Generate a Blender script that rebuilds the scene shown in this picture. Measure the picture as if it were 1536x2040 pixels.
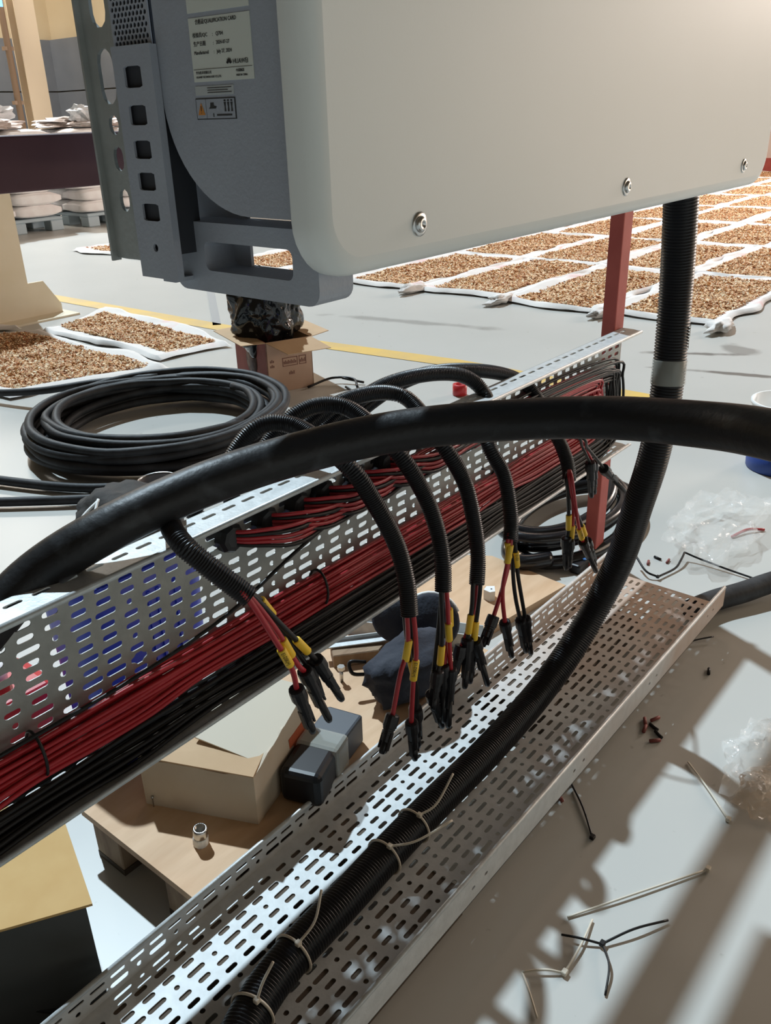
import bpy, bmesh, math, random
from mathutils import Vector, Matrix, noise
random.seed(7)
for o in list(bpy.data.objects): bpy.data.objects.remove(o)
scene = bpy.context.scene
COL = scene.collection
# ------------------------------------------------------------------ camera
CAMZ = 1.15
F_PX, PITCH, ROLL, YAW = 1704.0, math.radians(25.0), math.radians(1.63), math.radians(39.8)
fh = Vector((math.cos(YAW), math.sin(YAW), 0)); rt = Vector((math.sin(YAW), -math.cos(YAW), 0)); up = Vector((0, 0, 1))
fw = fh*math.cos(PITCH) - up*math.sin(PITCH); dn = -(fh*math.sin(PITCH) + up*math.cos(PITCH))
cx = rt*math.cos(ROLL) + dn*math.sin(ROLL); cy = -rt*math.sin(ROLL) + dn*math.cos(ROLL)
camd = bpy.data.cameras.new('camera'); cam = bpy.data.objects.new('camera', camd); COL.objects.link(cam)
cam.matrix_world = Matrix(((cx.x, -cy.x, -fw.x, 0), (cx.y, -cy.y, -fw.y, 0), (cx.z, -cy.z, -fw.z, CAMZ), (0, 0, 0, 1)))
camd.sensor_fit = 'VERTICAL'; camd.sensor_height = 32.0; camd.lens = 32.0*F_PX/2040.0
camd.clip_start = 0.02; camd.clip_end = 200
scene.camera = cam
# ------------------------------------------------------------------ world, lights, exposure
world = bpy.data.worlds.new('hall_ambient'); scene.world = world; world.use_nodes = True
bg = world.node_tree.nodes['Background']; bg.inputs[0].default_value = (1.0, 0.80, 0.52, 1); bg.inputs[1].default_value = 0.075
sd = bpy.data.lights.new('daylight_sun', 'SUN'); sun = bpy.data.objects.new('daylight_sun', sd); COL.objects.link(sun)
sd.energy = 4.2; sd.color = (0.72, 0.885, 1.0); sd.angle = math.radians(1.3)
sun.rotation_euler = Vector((0.27, 0.66, 1.0)).to_track_quat('Z', 'Y').to_euler(); sun.location = (3, 6, 8)
def area(name, loc, target, size, sy, energy, color):
    d = bpy.data.lights.new(name, 'AREA'); o = bpy.data.objects.new(name, d); COL.objects.link(o)
    d.shape = 'RECTANGLE'; d.size = size; d.size_y = sy; d.energy = energy; d.color = color
    o.location = loc; o.rotation_euler = (Vector(loc)-Vector(target)).to_track_quat('Z', 'Y').to_euler()
    return o
area('front_fill_light', (-1.0, -6.5, 1.4), (0.9, 0.6, 1.0), 6.0, 2.6, 42, (0.97, 1.0, 0.95))  # added unseen fill from the camera side; no door stands here
area('side_warm_fill', (3.3, -1.0, 1.2), (1.4, 0.5, 1.15), 1.2, 1.2, 20, (1.0, 0.80, 0.62))  # added warm fill for the cover's right end, without a doorway
area('far_right_fill', (13.5, -1.0, 3.4), (11.5, 4.5, 0.0), 3.0, 2.5, 850, (1.0, 0.84, 0.74))  # added to brighten the far right cloths; its source is unseen
area('back_hall_fill', (5.6, 12.2, 5.2), (6.0, 12.4, 0.0), 1.6, 1.6, 430, (1.0, 0.93, 0.84))  # unseen fill put in to lift the back walls and sacks
area('mid_hall_fill', (8.0, 4.5, 6.8), (8.0, 4.5, 0.0), 1.6, 1.6, 70, (1.0, 0.72, 0.55))  # unseen warm fill added over the cloth grid and far floor
vs = scene.view_settings; vs.view_transform = 'Standard'; vs.look = 'None'; vs.gamma = 1.0; vs.use_curve_mapping = False; vs.exposure = 0.0
scene.display_settings.display_device = 'sRGB'

# ------------------------------------------------------------------ materials
MATS = {}
def mat(name, col, rough=0.5, metal=0.0, col2=None, nscale=8.0, bump=0.0, bscale=40.0, spec=0.5, alpha=1.0, trans=0.0, detail=4.0, contrast=(0.35, 0.65), stretch=None, emit=None, estr=0.0, island=None):
    if name in MATS: return MATS[name]
    m = bpy.data.materials.new(name); m.use_nodes = True; nt = m.node_tree; N = nt.nodes; Lk = nt.links
    b = N['Principled BSDF']
    b.inputs['Base Color'].default_value = (*col, 1); b.inputs['Roughness'].default_value = rough; b.inputs['Metallic'].default_value = metal
    b.inputs['Specular IOR Level'].default_value = spec; b.inputs['Alpha'].default_value = alpha
    b.inputs['Transmission Weight'].default_value = trans
    tc = N.new('ShaderNodeTexCoord'); src = tc.outputs['Object']
    if stretch:
        mp = N.new('ShaderNodeMapping'); mp.inputs['Scale'].default_value = stretch; Lk.new(src, mp.inputs[0]); src = mp.outputs[0]
    if island:
        g = N.new('ShaderNodeNewGeometry'); r = N.new('ShaderNodeValToRGB'); e = r.color_ramp.elements
        e[0].color = (*island[0], 1); e[1].color = (*island[-1], 1)
        for i, c in enumerate(island[1:-1]):
            q = e.new((i+1)/(len(island)-1)); q.color = (*c, 1)
        Lk.new(g.outputs['Random Per Island'], r.inputs[0]); Lk.new(r.outputs[0], b.inputs['Base Color'])
    elif col2 is not None:
        n = N.new('ShaderNodeTexNoise'); n.inputs['Scale'].default_value = nscale; n.inputs['Detail'].default_value = detail
        r = N.new('ShaderNodeValToRGB'); r.color_ramp.elements[0].position = contrast[0]; r.color_ramp.elements[1].position = contrast[1]
        r.color_ramp.elements[0].color = (*col, 1); r.color_ramp.elements[1].color = (*col2, 1)
        Lk.new(src, n.inputs['Vector']); Lk.new(n.outputs['Fac'], r.inputs[0]); Lk.new(r.outputs[0], b.inputs['Base Color'])
    if bump:
        n2 = N.new('ShaderNodeTexNoise'); n2.inputs['Scale'].default_value = bscale; n2.inputs['Detail'].default_value = 3
        bp = N.new('ShaderNodeBump'); bp.inputs['Strength'].default_value = bump; bp.inputs['Distance'].default_value = 0.01
        Lk.new(src, n2.inputs['Vector']); Lk.new(n2.outputs['Fac'], bp.inputs['Height']); Lk.new(bp.outputs[0], b.inputs['Normal'])
    if emit: b.inputs['Emission Color'].default_value = (*emit, 1); b.inputs['Emission Strength'].default_value = estr
    MATS[name] = m
    return m
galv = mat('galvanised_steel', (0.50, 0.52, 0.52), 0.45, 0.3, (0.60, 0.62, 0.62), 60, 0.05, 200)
galv_d = mat('galvanised_shaded', (0.29, 0.305, 0.29), 0.45, 0.35, (0.35, 0.365, 0.35), 30, 0.05, 150)  # darker copy of the steel, with shade put into the colour
blackp = mat('black_plastic', (0.009, 0.009, 0.011), 0.36, spec=0.35)
pipem = mat('black_pipe_plastic', (0.011, 0.011, 0.012), 0.45, 0, (0.05, 0.055, 0.06), 22, 0.12, 60, contrast=(0.58, 0.80), spec=0.3)
rubber = mat('cable_rubber', (0.018, 0.019, 0.021), 0.6, 0, (0.045, 0.048, 0.052), 10, 0.1, 80, contrast=(0.45, 0.75), spec=0.3)
redw = mat('red_wire', (0.36, 0.014, 0.022), 0.38)
blackw = mat('black_wire', (0.010, 0.009, 0.009), 0.42, spec=0.3)
yellowm = mat('yellow_marker', (0.80, 0.52, 0.03), 0.45)
inkm = mat('black_ink', (0.02, 0.02, 0.02), 0.6)
coverm = mat('cover_paint', (0.66, 0.675, 0.645), 0.42, 0, (0.69, 0.705, 0.68), 3, 0.008, 500, spec=0.4)
bodym = mat('grey_body_paint', (0.29, 0.31, 0.355), 0.48, 0, (0.31, 0.335, 0.38), 20, 0.06, 300)
steelm = mat('bright_steel', (0.55, 0.55, 0.54), 0.28, 1.0)
redoxide = mat('red_oxide_paint', (0.38, 0.07, 0.055), 0.55, 0, (0.44, 0.09, 0.07), 14, 0.05, 90)
maroon = mat('red_oxide_shaded', (0.085, 0.028, 0.034), 0.5, 0, (0.10, 0.034, 0.04), 20)  # red oxide with the beam's shade put into the colour
card = mat('cardboard', (0.52, 0.34, 0.19), 0.8, 0, (0.58, 0.39, 0.23), 6, 0.05, 60)
card_w = mat('cardboard_white', (0.60, 0.50, 0.38), 0.6, 0, (0.46, 0.34, 0.22), 5, 0.06, 30, contrast=(0.45, 0.75))
card_red = mat('cardboard_red_print', (0.24, 0.05, 0.04), 0.7, 0, (0.30, 0.075, 0.06), 12)
card_pink = mat('cardboard_pale', (0.56, 0.37, 0.27), 0.8, 0, (0.62, 0.42, 0.31), 9)
ply = mat('plywood', (0.55, 0.34, 0.19), 0.65, 0, (0.66, 0.44, 0.27), 7, 0.04, 30, stretch=(1, 5, 1), contrast=(0.3, 0.7))
woodm = mat('rough_wood', (0.24, 0.15, 0.09), 0.8, 0, (0.34, 0.23, 0.14), 14, 0.1, 40, stretch=(1, 4, 1))
dkwood = mat('dark_wood', (0.07, 0.05, 0.035), 0.85, 0, (0.11, 0.08, 0.055), 14)
clothm = mat('white_cloth', (0.72, 0.69, 0.66), 0.85, 0, (0.72, 0.50, 0.48), 2.2, 0.15, 25, contrast=(0.58, 0.66))
grainm = mat('dried_chips', (0.5, 0.3, 0.15), 0.8, island=[(0.42, 0.15, 0.06), (0.68, 0.38, 0.18), (0.88, 0.62, 0.36), (0.97, 0.86, 0.64)])
grainbase = mat('chip_bed', (0.24, 0.10, 0.045), 0.9, 0, (0.62, 0.38, 0.20), 60, 0.3, 70, contrast=(0.4, 0.6))
cream = mat('cream_paint', (0.66, 0.58, 0.42), 0.5, 0, (0.70, 0.62, 0.47), 5)
sackm = mat('white_sack', (0.90, 0.89, 0.88), 0.7, 0, (0.82, 0.78, 0.77), 6, 0.1, 30)
wrapm = mat('brown_sheet', (0.42, 0.33, 0.29), 0.5, 0, (0.62, 0.56, 0.53), 5, 0.2, 20)
palletm = mat('blue_grey_plastic', (0.42, 0.52, 0.58), 0.5)
blackbag = mat('black_polythene', (0.005, 0.007, 0.009), 0.14, 0, bump=0.6, bscale=12, spec=0.6)
clearm = mat('clear_film', (0.95, 0.95, 0.93), 0.12, 0, alpha=0.13, bump=0.5, bscale=30, spec=0.9)
tapem = mat('clear_tape', (0.60, 0.61, 0.55), 0.2, 0, alpha=0.42, spec=0.7)
bluem = mat('blue_plastic', (0.025, 0.05, 0.52), 0.4)
bucketblue = mat('bucket_blue', (0.02, 0.06, 0.28), 0.45)
whitep = mat('white_plastic', (0.78, 0.78, 0.76), 0.45)
redp = mat('red_plastic', (0.5, 0.02, 0.025), 0.4)
darkcloth = mat('dark_cloth', (0.03, 0.028, 0.028), 0.85, 0, (0.055, 0.048, 0.042), 9, 0.2, 60)
navy = mat('navy_cloth', (0.018, 0.022, 0.035), 0.85, 0, (0.035, 0.04, 0.055), 12, 0.3, 60)
whitetie = mat('white_nylon', (0.62, 0.56, 0.46), 0.5)
greyplate = mat('dark_grey_cladding', (0.15, 0.165, 0.19), 0.45, 0, (0.18, 0.195, 0.22), 1.5)
creamwall = mat('cream_wall', (0.56, 0.45, 0.29), 0.7, 0, (0.62, 0.52, 0.36), 0.6)
pinkwall = mat('pale_wall', (0.72, 0.60, 0.53), 0.7, 0, (0.76, 0.65, 0.58), 0.5)
labelm = mat('label_paper', (0.56, 0.58, 0.53), 0.5)
orangem = mat('warning_orange', (0.52, 0.20, 0.03), 0.5)
crate = mat('dark_crate', (0.045, 0.045, 0.04), 0.6, 0, (0.06, 0.06, 0.055), 7)
bluelight = mat('blue_light', (0.1, 0.4, 0.9), 0.4, emit=(0.1, 0.45, 1.0), estr=3.0)
yellowline = mat('yellow_floor_paint', (0.72, 0.48, 0.12), 0.45, 0, (0.60, 0.42, 0.16), 6)

# floor: worn grey paint with scuffs and a few oil streaks (world = object coordinates)
def floor_material():
    m = bpy.data.materials.new('floor_paint'); m.use_nodes = True; nt = m.node_tree; N = nt.nodes; Lk = nt.links
    b = N['Principled BSDF']; b.inputs['Roughness'].default_value = 0.36; b.inputs['Specular IOR Level'].default_value = 0.28
    tc = N.new('ShaderNodeTexCoord'); P = tc.outputs['Object']
    n1 = N.new('ShaderNodeTexNoise'); n1.inputs['Scale'].default_value = 1.3; n1.inputs['Detail'].default_value = 6
    r1 = N.new('ShaderNodeValToRGB'); r1.color_ramp.elements[0].color = (0.44, 0.435, 0.405, 1); r1.color_ramp.elements[1].color = (0.53, 0.52, 0.49, 1)
    Lk.new(P, n1.inputs['Vector']); Lk.new(n1.outputs['Fac'], r1.inputs[0])
    n2 = N.new('ShaderNodeTexNoise'); n2.inputs['Scale'].default_value = 26; n2.inputs['Detail'].default_value = 3; Lk.new(P, n2.inputs['Vector'])
    r2 = N.new('ShaderNodeValToRGB'); r2.color_ramp.elements[0].position = 0.70; r2.color_ramp.elements[1].position = 0.78
    r2.color_ramp.elements[0].color = (1, 1, 1, 1); r2.color_ramp.elements[1].color = (0.55, 0.53, 0.5, 1); Lk.new(n2.outputs['Fac'], r2.inputs[0])
    mx = N.new('ShaderNodeMix'); mx.data_type = 'RGBA'; mx.blend_type = 'MULTIPLY'; mx.inputs['Factor'].default_value = 0.7
    Lk.new(r1.outputs[0], mx.inputs['A']); Lk.new(r2.outputs[0], mx.inputs['B']); cur = mx.outputs['Result']
    # streaks: (x, y, half length, half width, angle, strength)
    nz = N.new('ShaderNodeTexNoise'); nz.inputs['Scale'].default_value = 5; nz.inputs['Detail'].default_value = 4; Lk.new(P, nz.inputs['Vector'])
    for (x, y, a, c, ang, st) in STREAKS:
        mp = N.new('ShaderNodeMapping'); mp.vector_type = 'TEXTURE'; mp.inputs['Location'].default_value = (x, y, 0); mp.inputs['Rotation'].default_value = (0, 0, ang); mp.inputs['Scale'].default_value = (a, c, 1)
        Lk.new(P, mp.inputs[0])
        ln = N.new('ShaderNodeVectorMath'); ln.operation = 'LENGTH'; Lk.new(mp.outputs[0], ln.inputs[0])
        ad = N.new('ShaderNodeMath'); ad.operation = 'MULTIPLY_ADD'; ad.inputs[1].default_value = 2.2; Lk.new(nz.outputs['Fac'], ad.inputs[0]); Lk.new(ln.outputs['Value'], ad.inputs[2])
        mr = N.new('ShaderNodeMapRange'); mr.inputs['From Min'].default_value = 1.7; mr.inputs['From Max'].default_value = 2.2; mr.inputs['To Min'].default_value = st; mr.inputs['To Max'].default_value = 0
        Lk.new(ad.outputs[0], mr.inputs['Value'])
        m2 = N.new('ShaderNodeMix'); m2.data_type = 'RGBA'; m2.inputs['B'].default_value = (0.10, 0.09, 0.08, 1)
        Lk.new(mr.outputs[0], m2.inputs['Factor']); Lk.new(cur, m2.inputs['A']); cur = m2.outputs['Result']
    Lk.new(cur, b.inputs['Base Color'])
    bp = N.new('ShaderNodeBump'); bp.inputs['Strength'].default_value = 0.04; Lk.new(n2.outputs['Fac'], bp.inputs['Height']); Lk.new(bp.outputs[0], b.inputs['Normal'])
    return m
STREAKS = [(4.1, 3.15, 0.55, 0.06, -1.37, 0.4), (4.3, 1.5, 0.22, 0.035, -1.1, 0.8), (4.05, 1.2, 0.26, 0.03, -1.3, 0.85), (4.5, 1.35, 0.08, 0.12, -0.9, 0.55),
           (3.95, 1.55, 0.10, 0.02, -1.2, 0.6), (5.1, 6.4, 0.3, 0.05, -0.9, 0.6), (5.3, 6.0, 0.25, 0.03, -0.7, 0.5), (3.4, 1.05, 0.05, 0.02, 0.4, 0.5)]

# ------------------------------------------------------------------ mesh helpers
def catmull(pts, n=10):
    pts = [Vector(p) for p in pts]
    if len(pts) < 3: return [pts[0].lerp(pts[-1], i/n) for i in range(n+1)]
    P = [pts[0]*2-pts[1]] + pts + [pts[-1]*2-pts[-2]]; out = []
    for i in range(1, len(P)-2):
        p0, p1, p2, p3 = P[i-1], P[i], P[i+1], P[i+2]
        for k in range(n):
            t = k/n
            out.append(0.5*((2*p1) + (p2-p0)*t + (2*p0-5*p1+4*p2-p3)*t*t + (3*p1-p0-3*p2+p3)*t**3))
    out.append(pts[-1]); return out
def resample(path, step):
    L = [0]
    for a, b in zip(path, path[1:]): L.append(L[-1]+(b-a).length)
    n = max(2, int(L[-1]/step)); out = []; j = 0
    for i in range(n+1):
        s = L[-1]*i/n
        while j < len(L)-2 and L[j+1] < s: j += 1
        d = L[j+1]-L[j]; out.append(path[j].lerp(path[j+1], 0 if d == 0 else (s-L[j])/d))
    return out
class MB:
    def __init__(s): s.v = []; s.f = []; s.sm = []
    def add(s, vs, fs, smooth=False):
        o = len(s.v); s.v += [tuple(v) for v in vs]; s.f += [tuple(i+o for i in f) for f in fs]; s.sm += [smooth]*len(fs)
    def box(s, a, b, M=None):
        (x0, y0, z0), (x1, y1, z1) = a, b
        vs = [Vector(p) for p in ((x0,y0,z0),(x1,y0,z0),(x1,y1,z0),(x0,y1,z0),(x0,y0,z1),(x1,y0,z1),(x1,y1,z1),(x0,y1,z1))]
        if M: vs = [M @ v for v in vs]
        s.add(vs, [(0,3,2,1),(4,5,6,7),(0,1,5,4),(1,2,6,5),(2,3,7,6),(3,0,4,7)]); return s
    def rbox(s, a, b, r=0.004, seg=2, M=None):
        bm = bmesh.new(); c = (Vector(a)+Vector(b))/2; d = Vector(b)-Vector(a)
        bmesh.ops.create_cube(bm, size=1.0, matrix=Matrix.Translation(c) @ Matrix.Diagonal((abs(d.x), abs(d.y), abs(d.z), 1)))
        bmesh.ops.bevel(bm, geom=bm.edges[:], offset=r, segments=seg, affect='EDGES', profile=0.5)
        vs = [M @ v.co if M else v.co.copy() for v in bm.verts]; bm.verts.index_update()
        s.add(vs, [tuple(v.index for v in f.verts) for f in bm.faces]); bm.free(); return s
    def tube(s, path, r, sides=8, cap=True, smooth=True, radii=None, flat=1.0):
        path = [Vector(p) for p in path]; n = len(path)
        T = [(path[min(i+1, n-1)]-path[max(i-1, 0)]).normalized() for i in range(n)]
        a = Vector((0, 0, 1)) if abs(T[0].z) < 0.9 else Vector((1, 0, 0))
        N = (a - T[0]*a.dot(T[0])).normalized(); vs = []
        for i in range(n):
            N = (N - T[i]*N.dot(T[i])).normalized(); B = T[i].cross(N); rr = radii[i] if radii else r
            for k in range(sides):
                t = 2*math.pi*k/sides; vs.append(path[i] + (N*math.cos(t)*flat + B*math.sin(t))*rr)
        fs = [(i*sides+k, i*sides+(k+1) % sides, (i+1)*sides+(k+1) % sides, (i+1)*sides+k) for i in range(n-1) for k in range(sides)]
        if cap: fs += [tuple(range(sides))[::-1], tuple((n-1)*sides+k for k in range(sides))]
        s.add(vs, fs, smooth); return s
    def corr(s, ctrl, r, pitch, depth, sides=14, n=14):
        p = resample(catmull(ctrl, n), pitch/4); rad = [r, r, r-depth, r-depth]
        return s.tube(p, r, sides, True, True, [rad[i % 4] for i in range(len(p))])
    def lathe(s, prof, M, sides=16, smooth=True, cap=True):   # prof: (radius, height along local z)
        vs = []; n = len(prof)
        for (r, h) in prof:
            for k in range(sides):
                t = 2*math.pi*k/sides; vs.append(M @ Vector((r*math.cos(t), r*math.sin(t), h)))
        fs = [(i*sides+k, i*sides+(k+1) % sides, (i+1)*sides+(k+1) % sides, (i+1)*sides+k) for i in range(n-1) for k in range(sides)]
        if cap: fs += [tuple(range(sides))[::-1], tuple((n-1)*sides+k for k in range(sides))]
        s.add(vs, fs, smooth); return s
    def prism(s, poly, M, h, smooth=False):                  # polygon in local xy extruded along local z
        n = len(poly); vs = [M @ Vector((x, y, 0)) for x, y in poly] + [M @ Vector((x, y, h)) for x, y in poly]
        fs = [tuple(range(n))[::-1], tuple(range(n, 2*n))] + [(i, (i+1) % n, n+(i+1) % n, n+i) for i in range(n)]
        s.add(vs, fs, smooth); return s
    def build(s, name, m, parent=None, auto=None):
        me = bpy.data.meshes.new(name); off = parent_off(parent)
        me.from_pydata([tuple(Vector(v)-off) for v in s.v], [], s.f); me.polygons.foreach_set('use_smooth', s.sm)
        me.materials.append(m); me.update()
        o = bpy.data.objects.new(name, me); COL.objects.link(o)
        if parent: o.parent = parent
        return o
def parent_off(p):
    v = Vector((0, 0, 0))
    while p is not None: v = v + p.location; p = p.parent
    return v
def tag(o, label=None, cat=None, group=None, kind=None):
    if label: o['label'] = label
    if cat: o['category'] = cat
    if group: o['group'] = group
    if kind: o['kind'] = kind
    return o
def thing(name, label, cat, loc=(0, 0, 0), group=None):
    o = bpy.data.objects.new(name, None); COL.objects.link(o); o.location = loc; o.empty_display_size = 0.05
    return tag(o, label, cat, group)
def frame(o, x, y):                                          # matrix from origin and x, y axes
    o = Vector(o); x = Vector(x).normalized(); y = Vector(y); z = x.cross(y).normalized(); y = z.cross(x)
    return Matrix(((x.x, y.x, z.x, o.x), (x.y, y.y, z.y, o.y), (x.z, y.z, z.z, o.z), (0, 0, 0, 1)))
def axis_frame(o, z):
    z = Vector(z).normalized(); a = Vector((0, 0, 1)) if abs(z.z) < 0.9 else Vector((0, 1, 0)); x = a.cross(z).normalized(); return frame(o, x, z.cross(x))
def text_mesh(name, s, M, size, m, parent, align='LEFT', sx=1.0):
    c = bpy.data.curves.new(name, 'FONT'); c.body = s; c.size = size; c.align_x = align; c.resolution_u = 2; c.extrude = 0.00008
    t = bpy.data.objects.new(name, c); COL.objects.link(t); dg = bpy.context.evaluated_depsgraph_get()
    me = bpy.data.meshes.new_from_object(t.evaluated_get(dg)); bpy.data.objects.remove(t); bpy.data.curves.remove(c)
    me.transform(Matrix.Translation(-parent_off(parent)) @ M @ Matrix.Diagonal((sx, 1, 1, 1))); me.materials.clear(); me.materials.append(m)
    o = bpy.data.objects.new(name, me); COL.objects.link(o); o.parent = parent; return o
# plate with real holes: local u (along), v (across), thickness along normal. rows: [(v0, v1, [(uc, cellw, shape, a, r), ...])]
def hole_ring(uc, vc, W, Hh, shape, a, r):
    if shape == 'Q':
        pts = [(a*0.55, -r), (a*0.85, -r), (a, -r*0.7), (a, r*0.7), (a*0.85, r), (a*0.55, r)]
    else:
        d = max(a-r, 0); pts = [(d+r*math.cos(t), r*math.sin(t)) for t in [math.radians(q) for q in (-90, -54, -18, 18, 54, 90)]]
        if shape == 'K': pts = [(0.004, -0.0085), (0.0075, -0.005), (0.013, -0.0025), (0.013, 0.0025), (0.0075, 0.005), (0.004, 0.0085)]
    d = min(pts[0][0], W*0.9)
    out = [(d, -Hh), (W, -Hh), (W, -0.4*Hh), (W, 0.4*Hh), (W, Hh), (d, Hh)]
    pts = pts + [(-x, -y) for x, y in pts]; out = out + [(-x, -y) for x, y in out]
    return [(uc+x, vc+y) for x, y in pts], [(uc+x, vc+y) for x, y in out]
def plate(mb, M, length, width, rows, th=0.0015):
    def quad(u0, v0, u1, v1):
        if u1-u0 < 1e-6 or v1-v0 < 1e-6: return
        vs = [M @ Vector(p) for p in ((u0,v0,0),(u1,v0,0),(u1,v1,0),(u0,v1,0),(u0,v0,-th),(u1,v0,-th),(u1,v1,-th),(u0,v1,-th))]
        mb.add(vs, [(0,1,2,3),(4,7,6,5)])
    v = 0.0
    for (v0, v1, cells) in rows:
        quad(0, v, length, v0); u = 0.0; vc = (v0+v1)/2; Hh = (v1-v0)/2
        for (uc, cw, shape, a, r) in cells:
            if uc-cw/2 < u-1e-6 or uc+cw/2 > length+1e-6: continue
            quad(u, v0, uc-cw/2, v1)
            pin, pout = hole_ring(uc, vc, cw/2, Hh, shape, a, r); n = 12
            vs = [M @ Vector((x, y, 0)) for x, y in pin] + [M @ Vector((x, y, 0)) for x, y in pout] + [M @ Vector((x, y, -th)) for x, y in pin] + [M @ Vector((x, y, -th)) for x, y in pout]
            fs = []
            for k in range(n):
                j = (k+1) % n; fs += [(n+k, n+j, j, k), (3*n+j, 3*n+k, 2*n+k, 2*n+j), (k, j, 2*n+j, 2*n+k)]
            mb.add(vs, fs); u = uc+cw/2
        quad(u, v0, length, v1); v = v1
    quad(0, v, length, width)
    vs = [M @ Vector(p) for p in ((0,0,0),(length,0,0),(length,width,0),(0,width,0),(0,0,-th),(length,0,-th),(length,width,-th),(0,width,-th))]
    mb.add(vs, [(0,4,5,1),(1,5,6,2),(2,6,7,3),(3,7,4,0)])
def tray_rows(length, width, pitch, vstart, kinds, rowp=0.0175, u0=0.02, key=None):
    rows = []
    for i, k in enumerate(kinds):
        v0 = vstart+i*rowp; cells = []; j = 0; u = u0
        while u+pitch/2 < length:
            if k == 'A': cells.append((u, pitch, 'S', 0.0102, 0.0038))
            elif k == 'B':
                t = 'CLLCL'[j % 5]
                cells.append((u, pitch, 'S', 0.0150 if t == 'L' else 0.0042, 0.0039))
            elif k == 'T': cells.append((u, pitch, 'S', 0.012, 0.0026))
            if key and i == key[0] and abs(u-key[1]) < pitch/2: cells[-1] = (u, pitch, 'K', 0.013, 0.0085)
            u += pitch; j += 1
        rows.append((v0, v0+rowp, cells))
    return rows

# ------------------------------------------------------------------ centre lines taken from image pixels at assumed depths (metres)
PIPE = [(0.3481, 0.9144, 0.6049), (0.42, 0.9106, 0.6511), (0.4983, 0.8686, 0.6948), (0.6244, 0.8264, 0.7239), (0.7576, 0.776, 0.7385), (0.8774, 0.6979, 0.7509), (0.9762, 0.5974, 0.7573), (1.0254, 0.4713, 0.7724), (1.0089, 0.3322, 0.7949), (0.965, 0.2414, 0.8138), (0.9035, 0.1461, 0.8286)]
BIGC = [(1.4409, 0.56, 1.0239), (1.4512, 0.56, 0.9765), (1.4664, 0.56, 0.877), (1.4624, 0.555, 0.7746), (1.4517, 0.55, 0.6684), (1.4398, 0.555, 0.565), (1.4398, 0.575, 0.4581), (1.4456, 0.6, 0.3395), (1.4155, 0.626, 0.2371), (1.3377, 0.644, 0.1542), (1.2262, 0.656, 0.1007), (1.0465, 0.6509, 0.0925), (0.8867, 0.6503, 0.0915), (0.7572, 0.6467, 0.0915), (0.6417, 0.6412, 0.0915), (0.5384, 0.638, 0.0915), (0.4662, 0.6273, 0.0915), (0.3957, 0.6028, 0.0915), (0.3345, 0.5739, 0.0915)]
LEAD_CONDUITS = [
   [(0.706, 0.905, 0.6), (0.706, 0.945, 0.605), (0.701, 0.965, 0.64), (0.666, 0.955, 0.675), (0.6387, 0.92, 0.6826), (0.5828, 0.845, 0.6835), (0.5576, 0.79, 0.6803), (0.5668, 0.76, 0.6567), (0.596, 0.72, 0.6101)] ,
   [(0.777, 0.905, 0.6), (0.777, 0.945, 0.605), (0.787, 0.975, 0.65), (0.8393, 0.9575, 0.7114), (0.8817, 0.91, 0.7128), (0.8725, 0.8, 0.6786), (0.8917, 0.765, 0.6194), (0.9125, 0.74, 0.5461), (0.9106, 0.72, 0.4872), (0.9041, 0.71, 0.4347)] ,
   [(0.846, 0.905, 0.6), (0.846, 0.945, 0.605), (0.856, 0.975, 0.65), (0.9326, 0.9575, 0.711), (0.9992, 0.91, 0.7121), (0.9919, 0.8, 0.661), (1.0176, 0.765, 0.5866), (1.0206, 0.74, 0.5245), (1.007, 0.72, 0.4807), (0.9946, 0.71, 0.4349)] ,
   [(0.904, 0.905, 0.6), (0.904, 0.945, 0.605), (0.914, 0.975, 0.65), (1.035, 0.9575, 0.7025), (1.1459, 0.91, 0.6949), (1.1149, 0.8, 0.6361), (1.1332, 0.765, 0.5688), (1.131, 0.74, 0.49), (1.1196, 0.725, 0.44), (1.0952, 0.71, 0.4007)] ,
   [(0.985, 0.905, 0.6), (0.985, 0.945, 0.605), (0.995, 0.975, 0.65), (1.1569, 0.9575, 0.7029), (1.3087, 0.91, 0.6957), (1.3515, 0.865, 0.6479), (1.2605, 0.8, 0.5965), (1.2616, 0.765, 0.5396), (1.2474, 0.74, 0.4852), (1.237, 0.73, 0.451), (1.2203, 0.72, 0.4317)] ,
   [(1.06, 0.905, 0.6), (1.06, 0.945, 0.605), (1.07, 0.975, 0.65), (1.2409, 0.9625, 0.6947), (1.4018, 0.92, 0.6793), (1.5423, 0.885, 0.6194), (1.5243, 0.8, 0.5298), (1.5094, 0.77, 0.4997), (1.4924, 0.75, 0.4764), (1.4782, 0.74, 0.4591)] ,
]
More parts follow.
